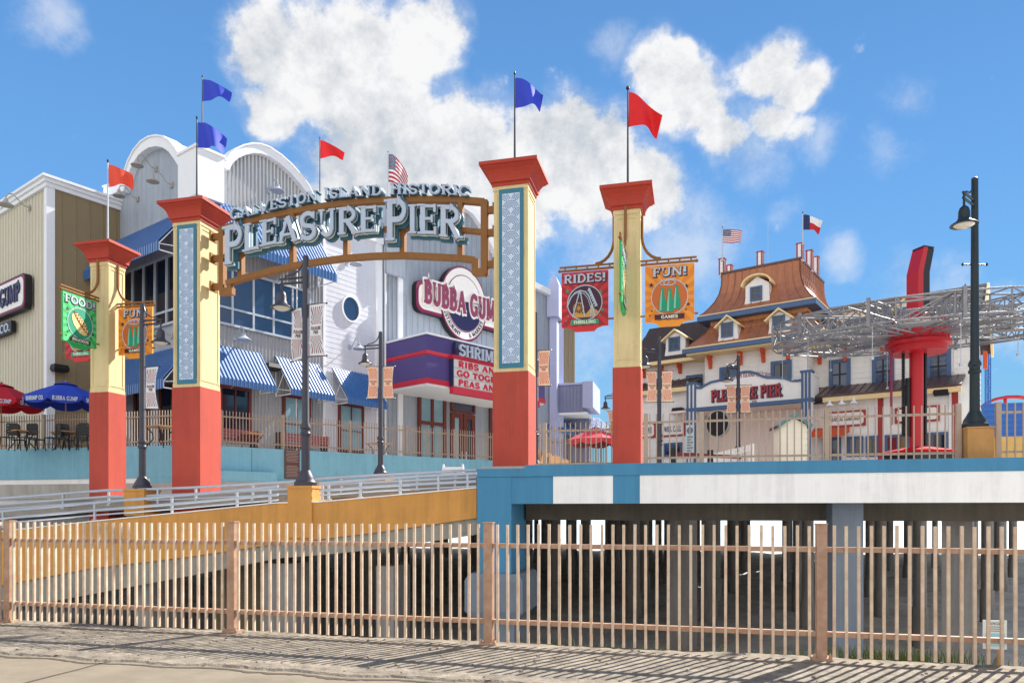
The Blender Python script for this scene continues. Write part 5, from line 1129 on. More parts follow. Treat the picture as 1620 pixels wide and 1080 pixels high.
for px, z, rz in ((14, 28.6, 20), (28, 29.6, 200), (44, 28.7, 10), (58, 29.5, 190), (82, 28.8, -20), (96, 28.9, 30), (112, 29.9, 170), (126, 28.6, 10), (134, 29.6, 200)):
    c = ch if first else copy_tree(ch); x, y = cam_xy(px, z); c.location = (x, y, PATZ); c.rotation_euler = (0, 0, R(rz)); first = False
first = True
for px, z, lab in ((35, 29.2, 'wooden table under the red umbrella on the left patio'), (105, 29.5, 'wooden table under the blue umbrella on the left patio'), (255, 27.6, 'wooden table between the two left gate pillars'), (396, 30.3, 'wooden table under the second striped awning of the facade'), (600, 34.5, 'wooden table behind the railing under the third awning')):
    c = tb if first else copy_tree(tb); x, y = cam_xy(px, z); c.location = (x, y, PATZ); c['label'] = lab; c.rotation_euler = (0, 0, R(-20)); first = False
def bench(label, px, z, ln):
    x, y = cam_xy(px, z); t = thing('bench', (x, y, PATZ), label, 'bench', 'maroon benches by the facade'); W0 = Wall(x, y, *dA)
    g = MB(); g.box(W0, -ln / 2, ln / 2, -.25, .25, PATZ + .42, PATZ + .48); obj('seat', g, 'bench_m', t)
    g = MB()
    for i in range(3): g.box(W0, -ln / 2, ln / 2, .22, .26, PATZ + .52 + i * .13, PATZ + .63 + i * .13)
    obj('backrest', g, 'bench_m', t)
    for s in (-ln / 2 + .1, ln / 2 - .1): g = MB(); g.box(W0, s - .03, s + .03, -.22, .215, PATZ, PATZ + .92); obj('end_frame', g, 'black', t)
bench('maroon slatted bench behind the railing, left of the tall lamp', 372, 30, 2.0); bench('maroon slatted bench behind the railing, right of the tall lamp', 478, 32, 2.6)
# ================================================================== HOTEL (entrance building across the pier)
H = Wall(*cam_xy(1288, 42), *cdir(126.2)); ZD = 2.75
hotel = thing('hotel_building', (H.o[0], H.o[1], ZD), 'white boarded hotel style building with copper mansard tower and blue trimmed windows', 'building')
NT = 1.5; T = H.off(NT)
def loft_ring(W, s0, s1, n0, n1, prof): return [(s0 - e, s1 + e, n0 - e, n1 + e, z) for e, z in prof]
def seams(mb, W, s0, s1, n0, n1, prof, step, sides=(1, 1, 1, 1), h=.05):
    """standing seams on the front and right and left faces of a concave mansard"""
    def run(pts):
        mb.tube(pts, .045, 4)
    k = int((s1 - s0) / step)
    for i in range(k + 1):
        f = i / k; run([W.pt(s0 - e + (s1 - s0 + 2 * e) * f, n1 + e, z) for e, z in prof])
    k = int((n1 - n0) / step)
    for i in range(k + 1):
        f = i / k; run([W.pt(s1 + e, n0 - e + (n1 - n0 + 2 * e) * f, z) for e, z in prof]); run([W.pt(s0 - e, n0 - e + (n1 - n0 + 2 * e) * f, z) for e, z in prof])
ts0, ts1 = T.s(1124), T.s(1277); dpt = 6.5
zt_, ze_ = T.z(1139, 430, .05), T.z(1114, 500, .55)
prof = [(.58, ze_), (.3, ze_ + (zt_ - ze_) * .1), (.05, ze_ + (zt_ - ze_) * .22), (-.22, ze_ + (zt_ - ze_) * .38), (-.4, ze_ + (zt_ - ze_) * .55), (-.5, ze_ + (zt_ - ze_) * .75), (-.52, zt_)]
g = MB(); g.loft(T, loft_ring(T, ts0, ts1, -dpt, 0, prof)); seams(g, T, ts0, ts1, -dpt, 0, prof, .5); rf = obj('tower_roof', g, 'copper', hotel)
g = MB(); g.box(T, ts0 + .46, ts1 - .46, -dpt + .46, -.46, zt_ + .002, zt_ + .12); obj('roof_edge', g, 'brownroof', rf)
g = MB(); g.box(T, ts0 - .61, ts1 + .61, -dpt - .61, .61, ze_ - .3, ze_ - .003); obj('tower_fascia', g, 'hot_blue', hotel)
g = MB(); g.box(T, ts0 - .62, ts1 + .62, -dpt - .62, .62, ze_ - .002, ze_ + .05); obj('fascia_edge', g, 'hot_yel', hotel)
zs0 = T.z(1095, 551, 1.2); zs1 = T.z(1120, 522, .2)
g = MB(); g.box(T, ts0, ts1, -dpt, 0, zs1 - .3, ze_ - .301); ribs(g, T, ts0, ts1, zs1 - .3, ze_ - .301, .42, .06, .03); obj('copper_wall', g, 'copper_w', hotel)
prof2 = [(1.25, zs0), (.95, zs0 + (zs1 - zs0) * .22), (.55, zs0 + (zs1 - zs0) * .55), (.22, zs0 + (zs1 - zs0) * .85), (.03, zs1 + .25)]
g = MB(); g.loft(T, loft_ring(T, ts0, ts1, -dpt, 0, prof2)); seams(g, T, ts0, ts1, -dpt, 0, prof2, .5); rf2 = obj('skirt_roof', g, 'copper', hotel)
g = MB(); g.box(T, ts0 - 1.28, ts1 + 1.28, -dpt, 1.28, zs0 - .26, zs0 - .002); obj('skirt_fascia', g, 'hot_blue', hotel)
g = MB(); g.box(T, ts0 - 1.29, ts1 + 1.29, -dpt, 1.29, zs0 - .0015, zs0 + .07); g.box(T, ts0 - 1.1, ts1 + 1.1, -dpt, 1.1, zs0 - .36, zs0 - .262); obj('skirt_edge', g, 'hot_yel', hotel)
zbd0 = H.z(1087, 648, 3.2)
g = MB(); g.box(T, ts0 - .35, ts1, -dpt, 0, zbd0 + .35, zs0 - .361); laps(g, T, ts0 - .35, ts1, zbd0 + .35, zs0 - .361, .3, .025, .0); q = T.pt(ts1, 0, 0); TS = Wall(q.x, q.y, -T.n[0], -T.n[1]); laps(g, TS, 0, NT, zbd0 + .35, zs0 - .361, .3); obj('tower_wall', g, 'white_sid', hotel)
def dormer(W, x0, x1, y0, y1, wx0, wx1, wy0, wy1, n, dep, mroof='hot_yel', round_=False):
    s0, s1 = W.s(x0, n), W.s(x1, n); z0, z1 = W.z((x0 + x1) / 2, y1, n), W.z((x0 + x1) / 2, y0, n); h = z1 - z0; c = (s0 + s1) / 2; e = (s1 - s0) / 2 * .74; zr = z0 + h * .68
    g = MB(); g.prism(W, [(c - e * 1.12, z0), (c + e * 1.12, z0), (c + e, z0 + h * .3), (c + e, zr), (c, z1 - .12), (c - e, zr), (c - e, z0 + h * .3)], n - dep, n); d = obj('dormer', g, 'white_sid', hotel)
    g = MB()
    if round_: pts = [(c + (s1 - c) * .92 * math.cos(R(a)), zr - .05 + (z1 - zr) * math.sin(R(a))) for a in range(180, -1, -15)]
    else: pts = [(s0, zr - .14), (c, z1), (s1, zr - .14)]
    g.ribbon(W, pts, .085, n - dep, n + .25); obj('dormer_roof', g, mroof, d)
    a, b = W.s(wx0, n), W.s(wx1, n); window(d, W, a, b, W.z((wx0 + wx1) / 2, wy1, n), W.z((wx0 + wx1) / 2, wy0, n), 2, (.5,), 'hot_blue', 'glass', .1, n + .003, .06, .05)
dormer(T, 1173, 1223, 434, 483, 1187, 1206, 453, 476, .2, 1.4, 'hot_yel', True)
dormer(T, 1132, 1172, 500, 541, 1141, 1160, 510, 533.5, .95, 1.5); dormer(T, 1211, 1256, 489, 530, 1222, 1242, 499, 523, .95, 1.5)
def bracket(W, px, py, n=0.0, h=.75, o=.5):
    s, z = W.hit(px, py, n); q = W.pt(s - .09, n, 0); WW_ = Wall(q.x, q.y, W.n[0], W.n[1])     # s runs outwards
    g = MB(); g.prism(WW_, [(0, z), (o, z), (o, z - .14), (o * .6, z - .3), (o * .4, z - .55), (o * .35, z - h), (0, z - h)], -.09, .09); obj('eave_bracket', g, 'hot_or', hotel)
zbr = zs0 - .365
for px in (1127, 1175, 1211, 1250): s = T.s(px); bracket(T, px, HY - (zbr - EYE) * FPX / ((T.pt(s, 0, 0).y * CF[1] + T.pt(s, 0, 0).x * CF[0])))
# windows of the tower
def hwin(W, x0, x1, y0, y1, n=.0, cols=2, rows=(.5,), gm='glass', fw=.2):
    window(hotel, W, W.s(x0, n), W.s(x1, n), W.z((x0 + x1) / 2, y1, n), W.z((x0 + x1) / 2, y0, n), cols, rows, 'hot_blue', gm, fw, n + .03, .09, .07, trim='black')
hwin(T, 1139, 1166, 580, 606, rows=()); hwin(T, 1220, 1253, 570.5, 604, rows=())
# left wing
hs0 = H.s(1004); zle = H.z(1060, 569, .7); zlt = H.z(1060, 517, -1.3)
g = MB(); g.box(H, hs0, T.s(1113), -7, 0, ZD, zle - .2); laps(g, H, hs0, T.s(1113), ZD, zle - .2, .3); obj('wing_wall', g, 'white_sid', hotel)
lp = [(.75, zle), (.35, zle + (zlt - zle) * .2), (-.2, zle + (zlt - zle) * .5), (-.8, zle + (zlt - zle) * .85), (-1.0, zlt)]
g = MB(); g.loft(H, [(hs0 - e * .6, T.s(1113) + .6, -7, e, z) for e, z in lp]); r3 = obj('slate_roof', g, 'slate', hotel)
g = MB()      # shingle courses
for i in range(14):
    f = (i + .5) / 14; z = zle + (zlt - zle) * f; e = poly_interp([((z_ - zle), e_) for e_, z_ in lp])(z - zle)
    s = hs0 - e * .6 + .1 * (i % 2)
    while s < ts0 - .2: g.box(H, s, s + .34, e - .08, e + .035, z - .16, z + .02); s += .4
obj('shingles', g, 'slate', r3)
g = MB(); g.box(H, hs0 - .5, T.s(1113) + .5, -7, .8, zle - .22, zle - .002); obj('wing_fascia', g, 'hot_yel', hotel)
for px in (1022, 1050, 1079): s = H.s(px); bracket(H, px, HY - (zle - .225 - EYE) * FPX / ((H.pt(s, 0, 0).y * CF[1] + H.pt(s, 0, 0).x * CF[0])), h=.6)
dormer(H, 1048, 1090, 522, 561, 1058, 1076, 533, 555, .55, 1.5, 'hot_yel')
hwin(H, 1086, 1112, 593, 616, rows=()); hwin(H, 1038, 1060, 598, 622, rows=()); hwin(H, 1031, 1057, 621, 642, rows=())
# right wing: gable roof running along the front
re = H.s(1537); zre = H.z(1300, 545, .8); zrr = H.z(1528, 456, -3.2)
g = MB(); g.box(H, T.s(1277) + .01, re, -6.4, 0, ZD, zre - .1); laps(g, H, T.s(1277) + .01, re, ZD, zre - .1, .3); q = H.pt(re, 0, 0); HE = Wall(q.x, q.y, -H.n[0], -H.n[1]); laps(g, HE, 0, 6.4, ZD, zre - .1, .3)
g.prism(HE, [(0, zre - .1), (6.4, zre - .1), (3.2, zrr - .3)], -.2, .0); obj('right_wing_wall', g, 'white_sid', hotel)
q = H.pt(ts1, 0, 0); HS = Wall(q.x, q.y, -H.n[0], -H.n[1])
Lr = re - ts1 + .5
g = MB(); g.prism(HS, [(-.8, zre), (-.55, zre + .14), (3.2, zrr + .1), (6.95, zre + .14), (7.2, zre), (7.1, zre - .12), (3.2, zrr - .12), (-.7, zre - .12)], .0, Lr); r4 = obj('gable_roof', g, 'slate', hotel)
g = MB(); g.prism(HS, [(-.85, zre - .14), (-.85, zre + .02), (3.2, zrr + .13), (7.25, zre + .02), (7.25, zre - .3), (6.9, zre - .3), (3.2, zrr - .25), (-.5, zre - .2)], Lr + .001, Lr + .12); g.box(H, ts1, re + .5, .7, .84, zre - .25, zre - .001); obj('verge_board', g, 'hot_yel', r4)
g = MB(); c = HE.pt(6.4, .0, 0); WW_ = Wall(c.x, c.y, H.d[0], H.d[1]); g.prism(HE, [(6.0, zre - .1), (6.9, zre - .2), (6.9, zre - .35), (6.5, zre - .6), (6.35, zre - 1.1), (6.0, zre - 1.1)], .15, .35); obj('eave_bracket', g, 'hot_or', hotel)
for px in (1300, 1340, 1400, 1450, 1500): s = H.s(px); bracket(H, px, HY - (zre - .26 - EYE) * FPX / ((H.pt(s, 0, 0).y * CF[1] + H.pt(s, 0, 0).x * CF[0])), h=.7)
dormer(H, 1325, 1372, 488, 532, 1340, 1357, 503, 524, -.7, 1.6); dormer(H, 1412, 1460, 470, 514, 1428, 1446, 485, 506, -.7, 1.6)
hwin(H, 1312, 1346, 568.5, 616, gm='glass_b'); hwin(H, 1380, 1415, 563, 611.5, gm='glass_b'); hwin(H, 1465, 1505, 555, 604, gm='glass_b')
# ground floor with shed roofs
NG = 1.9
def ground_floor(nm, px0, px1, pye, pyt, left_end):
    W = H.off(NG); s0 = px0 if left_end else W.s(px0); s1 = W.s(px1)
    ze = W.z((1300 if not left_end else 1050), pye, .5); zt2 = H.z((1310 if not left_end else 1050), pyt)
    g = MB(); g.box(H, s0, s1, .03, NG, ZD, ze - .05); laps(g, W, s0, s1, ZD, ze - .05, .3, .02); q = W.pt(s1, 0, 0); laps(g, Wall(q.x, q.y, -H.n[0], -H.n[1]), 0, NG, ZD, ze + .3, .3)
    obj('ground_floor_wall', g, 'white_st', hotel)
    q = H.pt(s0, 0, 0); X = Wall(q.x, q.y, -H.n[0], -H.n[1])
    g = MB(); g.prism(X, [(0, zt2), (-NG - .5, ze), (-NG - .5, ze - .1), (0, zt2 - .14)], -.1, s1 - s0 + .25); s = s0
    while s < s1 + .2: g.tube([H.pt(s, .05, zt2 + .02), H.pt(s, NG + .5, ze + .02)], .03, 4); s += .4
    r = obj('shed_roof', g, 'brownroof', hotel)
    g = MB(); g.box(H, s0 - .1, s1 + .25, NG + .3, NG + .53, ze - .36, ze - .12); obj('shed_fascia', g, 'hot_yel', r)
    return W, ze
GW, zge = ground_floor('r', 1284, 1513, 626, 612, False)
GLW, zgl = ground_floor('l', hs0, 1086, 612, 603, True)
for px in (1393.5, 1511):
    g = MB(); s = GW.s(px); g.box(GW, s - .14, s + .14, .021, .07, ZD, zge - .13); pp = obj('pilaster', g, 'hot_red', hotel); g = MB()
    for a in (-.26, .14): g.box(GW, s + a, s + a + .12, .021, .06, ZD, zge - .13)
    obj('pilaster_edge', g, 'white', pp)
def board(W, x0, x1, y0, y1, txt, lab, n=.04):
    xm = (x0 + x1) / 2; s0, s1 = W.s(x0), W.s(x1); z0, z1 = W.z(xm, y1), W.z(xm, y0)
    t = thing('ticket_sign', W.pt((s0 + s1) / 2, n, z0), lab, 'sign', 'white and red signs over the ticket windows')
    g = MB(); g.box(W, s0, s1, n, n + .05, z0, z1); obj('border', g, 'hot_red', t); e = .1
    g = MB(); g.prism(W, [(s0 + e * 2, z0 + e), (s1 - e * 2, z0 + e), (s1 - e, z0 + e * 2), (s1 - e, z1 - e * 2), (s1 - e * 2, z1 - e), (s0 + e * 2, z1 - e), (s0 + e, z1 - e * 2), (s0 + e, z0 + e * 2)], n + .051, n + .07); obj('face', g, 'sign_wh', t)
    h = z1 - z0
    for ln, f0, f1 in txt:
        g = MB(); text(g, W, ln, s0 + .25 + (s1 - s0) * (.18 if f1 - f0 < .25 else 0), s1 - .25 - (s1 - s0) * (.18 if f1 - f0 < .25 else 0), z0 + h * f0, z0 + h * f1, n + .07, n + .08, .2); obj('lettering', g, 'navy', t)
board(GW, 1306, 1370, 650, 675, (('GENERAL ADMISSION', .38, .66),), 'white ticket sign with red border, nearest the portico')
board(GW, 1416, 1487, 643, 668, (('SEASON ADMISSION', .5, .72), ('PASSES', .2, .4)), 'white ticket sign with red border partly behind the red ride mast')
board(GLW, 1006, 1038, 669, 693, (('TEAM', .3, .7),), 'white ticket sign with red border, behind the shorter pillar')
board(GLW, 1046, 1085, 666, 690, (('WILL CALL', .3, .66),), 'white will call sign at left of the portico')
for x0, x1, y0, y1 in ((1302, 1331, 692, 733), (1340, 1366, 690, 722), (1370, 1390, 689, 722), (1400, 1440, 687, 720), (1446, 1500, 684, 718)):
    window(hotel, GW, GW.s(x0), GW.s(x1), GW.z((x0 + x1) / 2, y1), GW.z((x0 + x1) / 2, y0), 2, (), 'hot_blue', 'glass', .14, .021, .08, name='ticket_window')
window(hotel, GLW, GLW.s(1050), GLW.s(1080), GLW.z(1065, 722), GLW.z(1065, 700), 2, (), 'hot_blue', 'glass', .14, .021, .08, name='ticket_window')
speaker(hotel, GW, 1295, 636, .02); speaker(hotel, GW, 1490, 623, .02); speaker(hotel, GLW, 1076, 651, .02)
g = MB(); a, b = GW.s(1286), GW.s(1344); z = GW.z(1315, 683); q = GW.pt(a, 0, 0); g.prism(Wall(q.x, q.y, -H.n[0], -H.n[1]), [(0, z + .25), (-1.2, z - .05), (-1.2, z - .35), (0, z - .05)], 0, b - a); obj('orange_canopy', g, 'hot_or', hotel)
for px, py in ((1316, 640), (1335, 638), (1354, 636)): wall_lamp(hotel, GW, px, py, .5, 'white', .6, .02)
# portico with the scalloped sign board
PO = H.off(3.2); ps0, ps1 = PO.s(1087), PO.s(1283); pzb = PO.z(1087, 646)
crv = L(PO, [(1102, 613), (1109, 613.5), (1116, 609), (1125, 604.5), (1136, 602), (1147, 600), (1158, 596), (1168, 590.5), (1178, 588), (1188, 588), (1197, 590.5), (1206, 595), (1214, 597), (1228, 597), (1242, 598), (1253, 602), (1262, 602), (1268, 601)])
g = MB(); g.prism(PO, [(crv[0][0], pzb)] + crv + [(crv[-1][0], pzb)], -.25, 0); sb = obj('portico_board', g, 'sign_wh', hotel)
g = MB(); g.ribbon(PO, crv, .13, -.3, .06); g.box(PO, ps0 - .05, ps1 + .1, -.3, .08, pzb - .2, pzb - .002); obj('board_trim', g, 'hot_blue', sb)
for a, b in ((1087, 1102), (1268, 1283)):
    s0, s1 = PO.s(a), PO.s(b); zt2 = max(crv[0][1], PO.z(1095, 611)) + .1
    g = MB(); g.box(PO, s0, s1, -.5, .05, ZD, zt2); pt_ = obj('portico_post', g, 'sign_wh', hotel)
    g = MB()
    for e in (s0, (s0 + s1) / 2 - .06, s1 - .12): g.box(PO, e, e + .12, .051, .09, ZD, zt2)
    g.box(PO, s0 - .06, s1 + .06, -.55, .1, zt2 + .001, zt2 + .12); obj('post_strip', g, 'hot_blue', pt_)
q = PO.pt(ps1, 0, 0); PS = Wall(q.x, q.y, -H.n[0], -H.n[1])
g = MB(); g.box(PS, .5, 3.2 - NT, -.2, 0, pzb, zt2 - .1); g.box(PS, .5, 3.2 - NT, -.22, .05, zt2 - .098, zt2 + .02); obj('portico_return', g, 'sign_wh', hotel)
g = MB(); g.box(H, H.s(1087), ps1 - .05, .02, 2.9, pzb - .15, pzb - .05); s = H.s(1087)
while s < ps1 - .1: g.box(H, s, s + .28, .51, 2.89, pzb - .17, pzb - .151); s += .3
obj('portico_ceiling', g, 'pink', hotel)
g = MB(); g.box(H, T.s(1113) + .01, T.s(1277) - .3, 0.01, .5, ZD, pzb - .18); obj('portico_back', g, 'pink', hotel)
g = MB(); sm_ = crv[0][0] + .6; sM_ = crv[-1][0] - .6; mid = (sm_ + sM_) / 2
archw = lambda s, z: (s, z + .55 * (1 - ((s - mid) / (sM_ - mid)) ** 2))
zc_ = PO.z(1185, 620)
text(g, PO, 'GALVESTON ISLAND HISTORIC', sm_ + 1.0, sM_ - 1.0, PO.z(1185, 611), PO.z(1185, 604), .0, .02, .16, warp=archw)
text(g, PO, 'RIDES - FOOD - FUN', sm_ + 1.6, sM_ - 1.8, PO.z(1185, 640), PO.z(1185, 634), .0, .02, .18); obj('board_small_letters', g, 'maroon', sb)
g = MB(); text(g, PO, 'PLEASURE PIER', sm_ + .35, sM_ - .4, PO.z(1185, 631), PO.z(1185, 613), .03, .05, .22, grow=.1); obj('letter_shadow', g, 'navy', sb)
g = MB(); text(g, PO, 'PLEASURE PIER', sm_ + .3, sM_ - .45, PO.z(1185, 630.5), PO.z(1185, 612), .055, .1, .22); obj('board_letters', g, 'hot_red', sb)
# finials and flags on the tower
for px, y0, y1, n in ((1143, 411, 430, -.7), (1154.5, 421, 430, -4.5), (1203, 400, 418, -.7), (1266, 387, 407, -.7), (1281, 398, 418, -3), (1291, 408, 426, -6)):
    s, zb_ = T.hit(px, y1, n); zt2 = T.z(px, y0, n); g = MB(); g.box(T, s - .17, s + .17, n - .17, n + .17, zt_ - .05, zt2); f = obj('roof_post', g, 'sign_wh', hotel)
    g = MB()
    for a in (-.172, .09): g.box(T, s + a, s + a + .08, n + .171, n + .19, zt_, zt2)
    q = T.pt(s + .17, n, 0); g.box(T, s + .171, s + .19, n - .1, n + .1, zt_, zt2); g.box(T, s - .2, s + .2, n - .2, n + .2, zt2 + .001, zt2 + .06); obj('red_stripe', g, 'hot_red', f)
roofpole('striped flag with starred blue corner over the copper tower', T, 1143, 413, 361, -.2, fw=1.2, fh=.82, taper=.05, droop=.08, m='us_flag', wind=.1, r=.03)
roofpole('white and red flag with a blue hoist band over the copper tower', T, 1270, 388, 338, -.2, fw=1.05, fh=.85, taper=.15, droop=.3, m='texas_flag', wind=.12, r=.03, ph=2)
roofpole('tiny red flag beside the end of the slate gable roof', H, 1527, 458, 452, -3, fw=.2, fh=.55, taper=.2, droop=.1, m='flag_red', wind=.05)
g = MB(); s, z = T.hit(1215, 415, -3); g.tube([T.pt(s, -3, zt_), T.pt(s, -3, T.z(1215, 352, -3))], .012, 4); obj('aerial', g, 'rail', hotel)

# ================================================================== SWING RIDE
rx, ry = cam_xy(1452, 31); RC = Vector((rx, ry, 0)); zc0 = EYE + 7.8; RR = 5.85
ride = thing('swing_ride', (rx, ry, ZD), 'red mast carnival ride with a wide grey lattice ring, in front of the hotel', 'fairground ride')
u_ = Vector((CR[0], CR[1], 0)); w_ = Vector((CF[0], CF[1], 0))
tilt = lambda v: RC + Vector((0, 0, zc0)) + (u_ * v.x + w_ * v.y) + Vector((0, 0, v.z + v.x * math.tan(R(2.2)) + v.y * math.tan(R(4.6))))
def pol(r, a, z): return tilt(Vector((r * math.cos(a), r * math.sin(a), z)))
NA = 20; TB = .04
for ring_i, (ra, rb) in enumerate(((RR, RR * .8), (RR * .58, RR * .5))):
    hgt = (.42, .3)[ring_i]; g = MB()
    for i in range(NA):
        a, b = 2 * math.pi * i / NA, 2 * math.pi * (i + 1) / NA; m_ = (a + b) / 2
        for r in (ra, rb):
            for z in (-hgt, hgt): g.tube([pol(r, a, z), pol(r, b, z)], TB, 5)
            g.tube([pol(r, a, -hgt), pol(r, a, hgt)], TB * .8, 5); g.tube([pol(r, a, -hgt), pol(r, b, hgt)] if i % 2 else [pol(r, a, hgt), pol(r, b, -hgt)], TB * .7, 5)
        for z in (-hgt, hgt): g.tube([pol(ra, a, z), pol(rb, b, z)], TB * .7, 5); g.tube([pol(ra, a, z), pol(rb, a, z)], TB * .7, 5)
    obj('lattice_ring', g, 'steel', ride)
for i in range(12):
    a = 2 * math.pi * (i + .5) / 12; g = MB(); k = 6; off_ = .11
    for sgn in (-1, 1):
        P = [pol(1.05 + (RR - 1.05) * j / k, a + sgn * off_ / (1.05 + (RR - 1.05) * j / k) * 2, 0) for j in range(k + 1)]
        up = [p + Vector((0, 0, .4)) for p in P]; dn = [p - Vector((0, 0, .4 - .05 * (k - j) / k)) for j, p in enumerate(P)]
        g.tube([up[0], up[-1]], TB, 5); g.tube([dn[0], dn[-1]], TB, 5)
        for j in range(k): g.tube([dn[j], up[j + 1]] if j % 2 else [up[j], dn[j + 1]], TB * .7, 5); g.tube([up[j], dn[j]], TB * .6, 5)
    obj('arm', g, 'steel', ride)
    W_ = Wall(*pol(RR, a, 0).xy, math.cos(a + YAW + math.pi / 2), math.sin(a + YAW + math.pi / 2)); c = pol(RR, a, 0)
    g = MB(); g.box(W_, -.06, .06, -.06, .05, c.z - .5, c.z + .56); obj('joint_plate', g, 'steel', ride)
    g = MB(); c2 = pol(RR * .93, a, 0); g.tube([c2 - Vector((0, 0, .4)), c2 - Vector((0, 0, 1.1 + .5 * (i % 3)))], .014, 4); g.box(Wall(c2.x, c2.y, 1, 0), -.05, .05, -.05, .05, c2.z - 1.2 - .5 * (i % 3), c2.z - 1.1 - .5 * (i % 3)); obj('hanging_chain', g, 'rail', ride)
zh = lambda y: EYE + (HY - y) * 31 / FPX
g = MB(); g.lathe(RC, [(1.0, zh(540)), (1.14, zh(540)), (1.14, zh(506)), (1.0, zh(503)), (.3, zh(503))], 24); hub = obj('hub_drum', g, 'ride_red', ride, smooth=True)
for i in range(14):
    a = 2 * math.pi * i / 14; c, s = math.cos(a), math.sin(a); g = MB(); g.tube([RC + Vector((1.15 * c, 1.15 * s, zh(540))), RC + Vector((1.15 * c, 1.15 * s, zh(508)))], .045, 4)
obj('drum_rib', g, 'ride_red', hub)
g = MB(); g.lathe(RC, [(1.1, zh(559)), (1.12, zh(549)), (1.26, zh(548)), (1.26, zh(542)), (.5, zh(541.5))], 28); obj('flange', g, 'ride_red', ride, smooth=True)
g = MB(); g.lathe(RC + Vector((-.06, -.02, 0)), [(.27, ZD + .3), (.27, zh(548))], 20); obj('lower_mast', g, 'ride_red', ride, smooth=True)
MW = Wall(rx, ry, *cdir(72)); px_ = 31 / FPX
bend = [(-.3, zh(520)), (-.3, zh(434)), (.02, zh(394)), (.24, zh(394)), (-.02, zh(434)), (-.02, zh(520))]
g = MB(); g.prism(MW, bend, -.3, .3); um = obj('upper_mast', g, 'ride_red', ride)
g = MB(); g.prism(MW, [(-.019, zh(519)), (-.019, zh(434)), (.241, zh(395)), (.60, zh(395)), (.36, zh(432)), (.36, zh(519))], -.27, .27); obj('mast_track', g, 'ride_dk', um)
g = MB(); g.prism(MW, [(-.02, zh(394) + .002), (.6, zh(394) + .002), (.58, zh(391.5)), (.05, zh(391))], -.28, .28); obj('mast_cap', g, 'ride_dk', um)
g = MB(); q = MW.pt(.34, 0, 0); g.box(MW, .29, .38, -.12, .12, ZD + .4, zh(556)); obj('cable_track', g, 'post_grn', ride)
for dx, r, y0, y1, m_ in ((-1.13, .05, 672, 555, 'maroon'), (-.62, .07, 690, 555, 'ride_dk'), (-.42, .1, 690, 598, 'ride_dk'), (-.52, .06, 690, 610, 'ride_dk')):
    g = MB(); p = RC + u_ * dx; zz = zh(y0)
    if m_ == 'ride_dk' and r < .09:
        while zz < zh(y1): g.lathe((p.x, p.y, zz), [(r * .6, 0), (r * 1.1, .03), (r * 1.1, .07), (r * .6, .1)], 8); zz += .1
    else: g.tube([(p.x, p.y, zh(y0)), (p.x, p.y, zh(y1))], r, 8)
    obj('cable_chain' if m_ == 'ride_dk' else 'cable_rod', g, m_, ride)
BW = Wall(rx, ry, *cdir(80)); g = MB(); g.box(BW, -.95, .95, -.95, .95, ZD + .12, ZD + 1.36); g.box(BW, -1.05, 1.05, -.5, .5, ZD, ZD + .119); obj('base', g, 'ride_dk', ride)
g = MB(); g.loft(BW, [(-1.0, 1.0, -1.0, 1.0, ZD + 1.361), (-1.0, 1.0, -1.0, 1.0, ZD + 1.45), (-.35, .35, -.35, .35, ZD + 1.62)]); obj('base_plate', g, 'ride_matt', ride)
g = MB(); p = MW.pt(-.1, .31, 0); g.box(MW, -.12, .06, .3, .36, zh(516), zh(505)); obj('junction_box', g, 'sign_wh', ride)

# ================================================================== DECK FURNITURE
# lamps standing on the deck
def deck_lamp(px, z, label, rz=0, H_=6.0, ped=.42, src=None):
    x, y = cam_xy(px, z); t = thing('lamp_pedestal', (x, y, ZD), 'square pedestal under ' + label, 'pedestal', 'pedestals under the street lamps'); W_ = front(y)
    g = MB(); g.box(W_, x - .4, x + .4, -.4, .4, ZD, ZD + ped - .06); obj('block', g, 'tan_dark', t); g = MB(); g.box(W_, x - .43, x + .43, -.43, .43, ZD + ped - .059, ZD + ped); obj('cap', g, 'tan_dark', t)
    c = put(src or LA, (x, y, ZD + ped), rz, label); c.scale = (H_ / 6.2,) * 3; return Vector((x, y, ZD + ped))
l1 = deck_lamp(602, 30.5, 'the charcoal lamp before the third striped awning', 0)
l2 = deck_lamp(847, 27.5, 'the charcoal lamp mostly hidden behind the tall right pillar', R(40))
l3 = deck_lamp(1043, 31.5, 'the charcoal lamp just right of the shorter right pillar', R(35))
l4 = deck_lamp(1168, 35, 'the charcoal lamp standing before the portico sign', R(40))
l5 = deck_lamp(976, 44, 'the distant charcoal lamp hidden behind the shorter right pillar', 0)
for (loc, sc, names) in ((l1, .96, (('sunburst banner left of the lamp before the third awning', 'sunburst banner right of the lamp before the third awning'))), (l2, .96, (None, 'sunburst banner just right of the tall right pillar')), (l3, .96, ('sunburst banner left of the lamp beside the shorter right pillar', 'sunburst banner right of the lamp beside the shorter right pillar')),
                         (l4, .96, ('sunburst banner covering the left part of the portico sign lettering', 'sunburst banner covering the middle of the portico sign lettering')), (l5, .96, ('sunburst banner peeping out left of the shorter right pillar', None))):
    for sg, lab in zip((-1, 1), names):
        if not lab: continue
        if sg > 0: b = pole_banner(lab, 1, 3.35, False, .3 + .2 * random.random()) if loc is l1 else hang(wr, loc, lab, sc)
        else: b = pole_banner(lab, -1, 3.35, False, .5) if loc is l1 else hang(wl, loc, lab, sc)
        if loc is l1:
            b.location = loc; b.scale = (sc,) * 3
            if sg > 0: wr = b
            else: wl = b
        b.rotation_euler = (0, 0, YAW * .3 + random.uniform(-.12, .12))
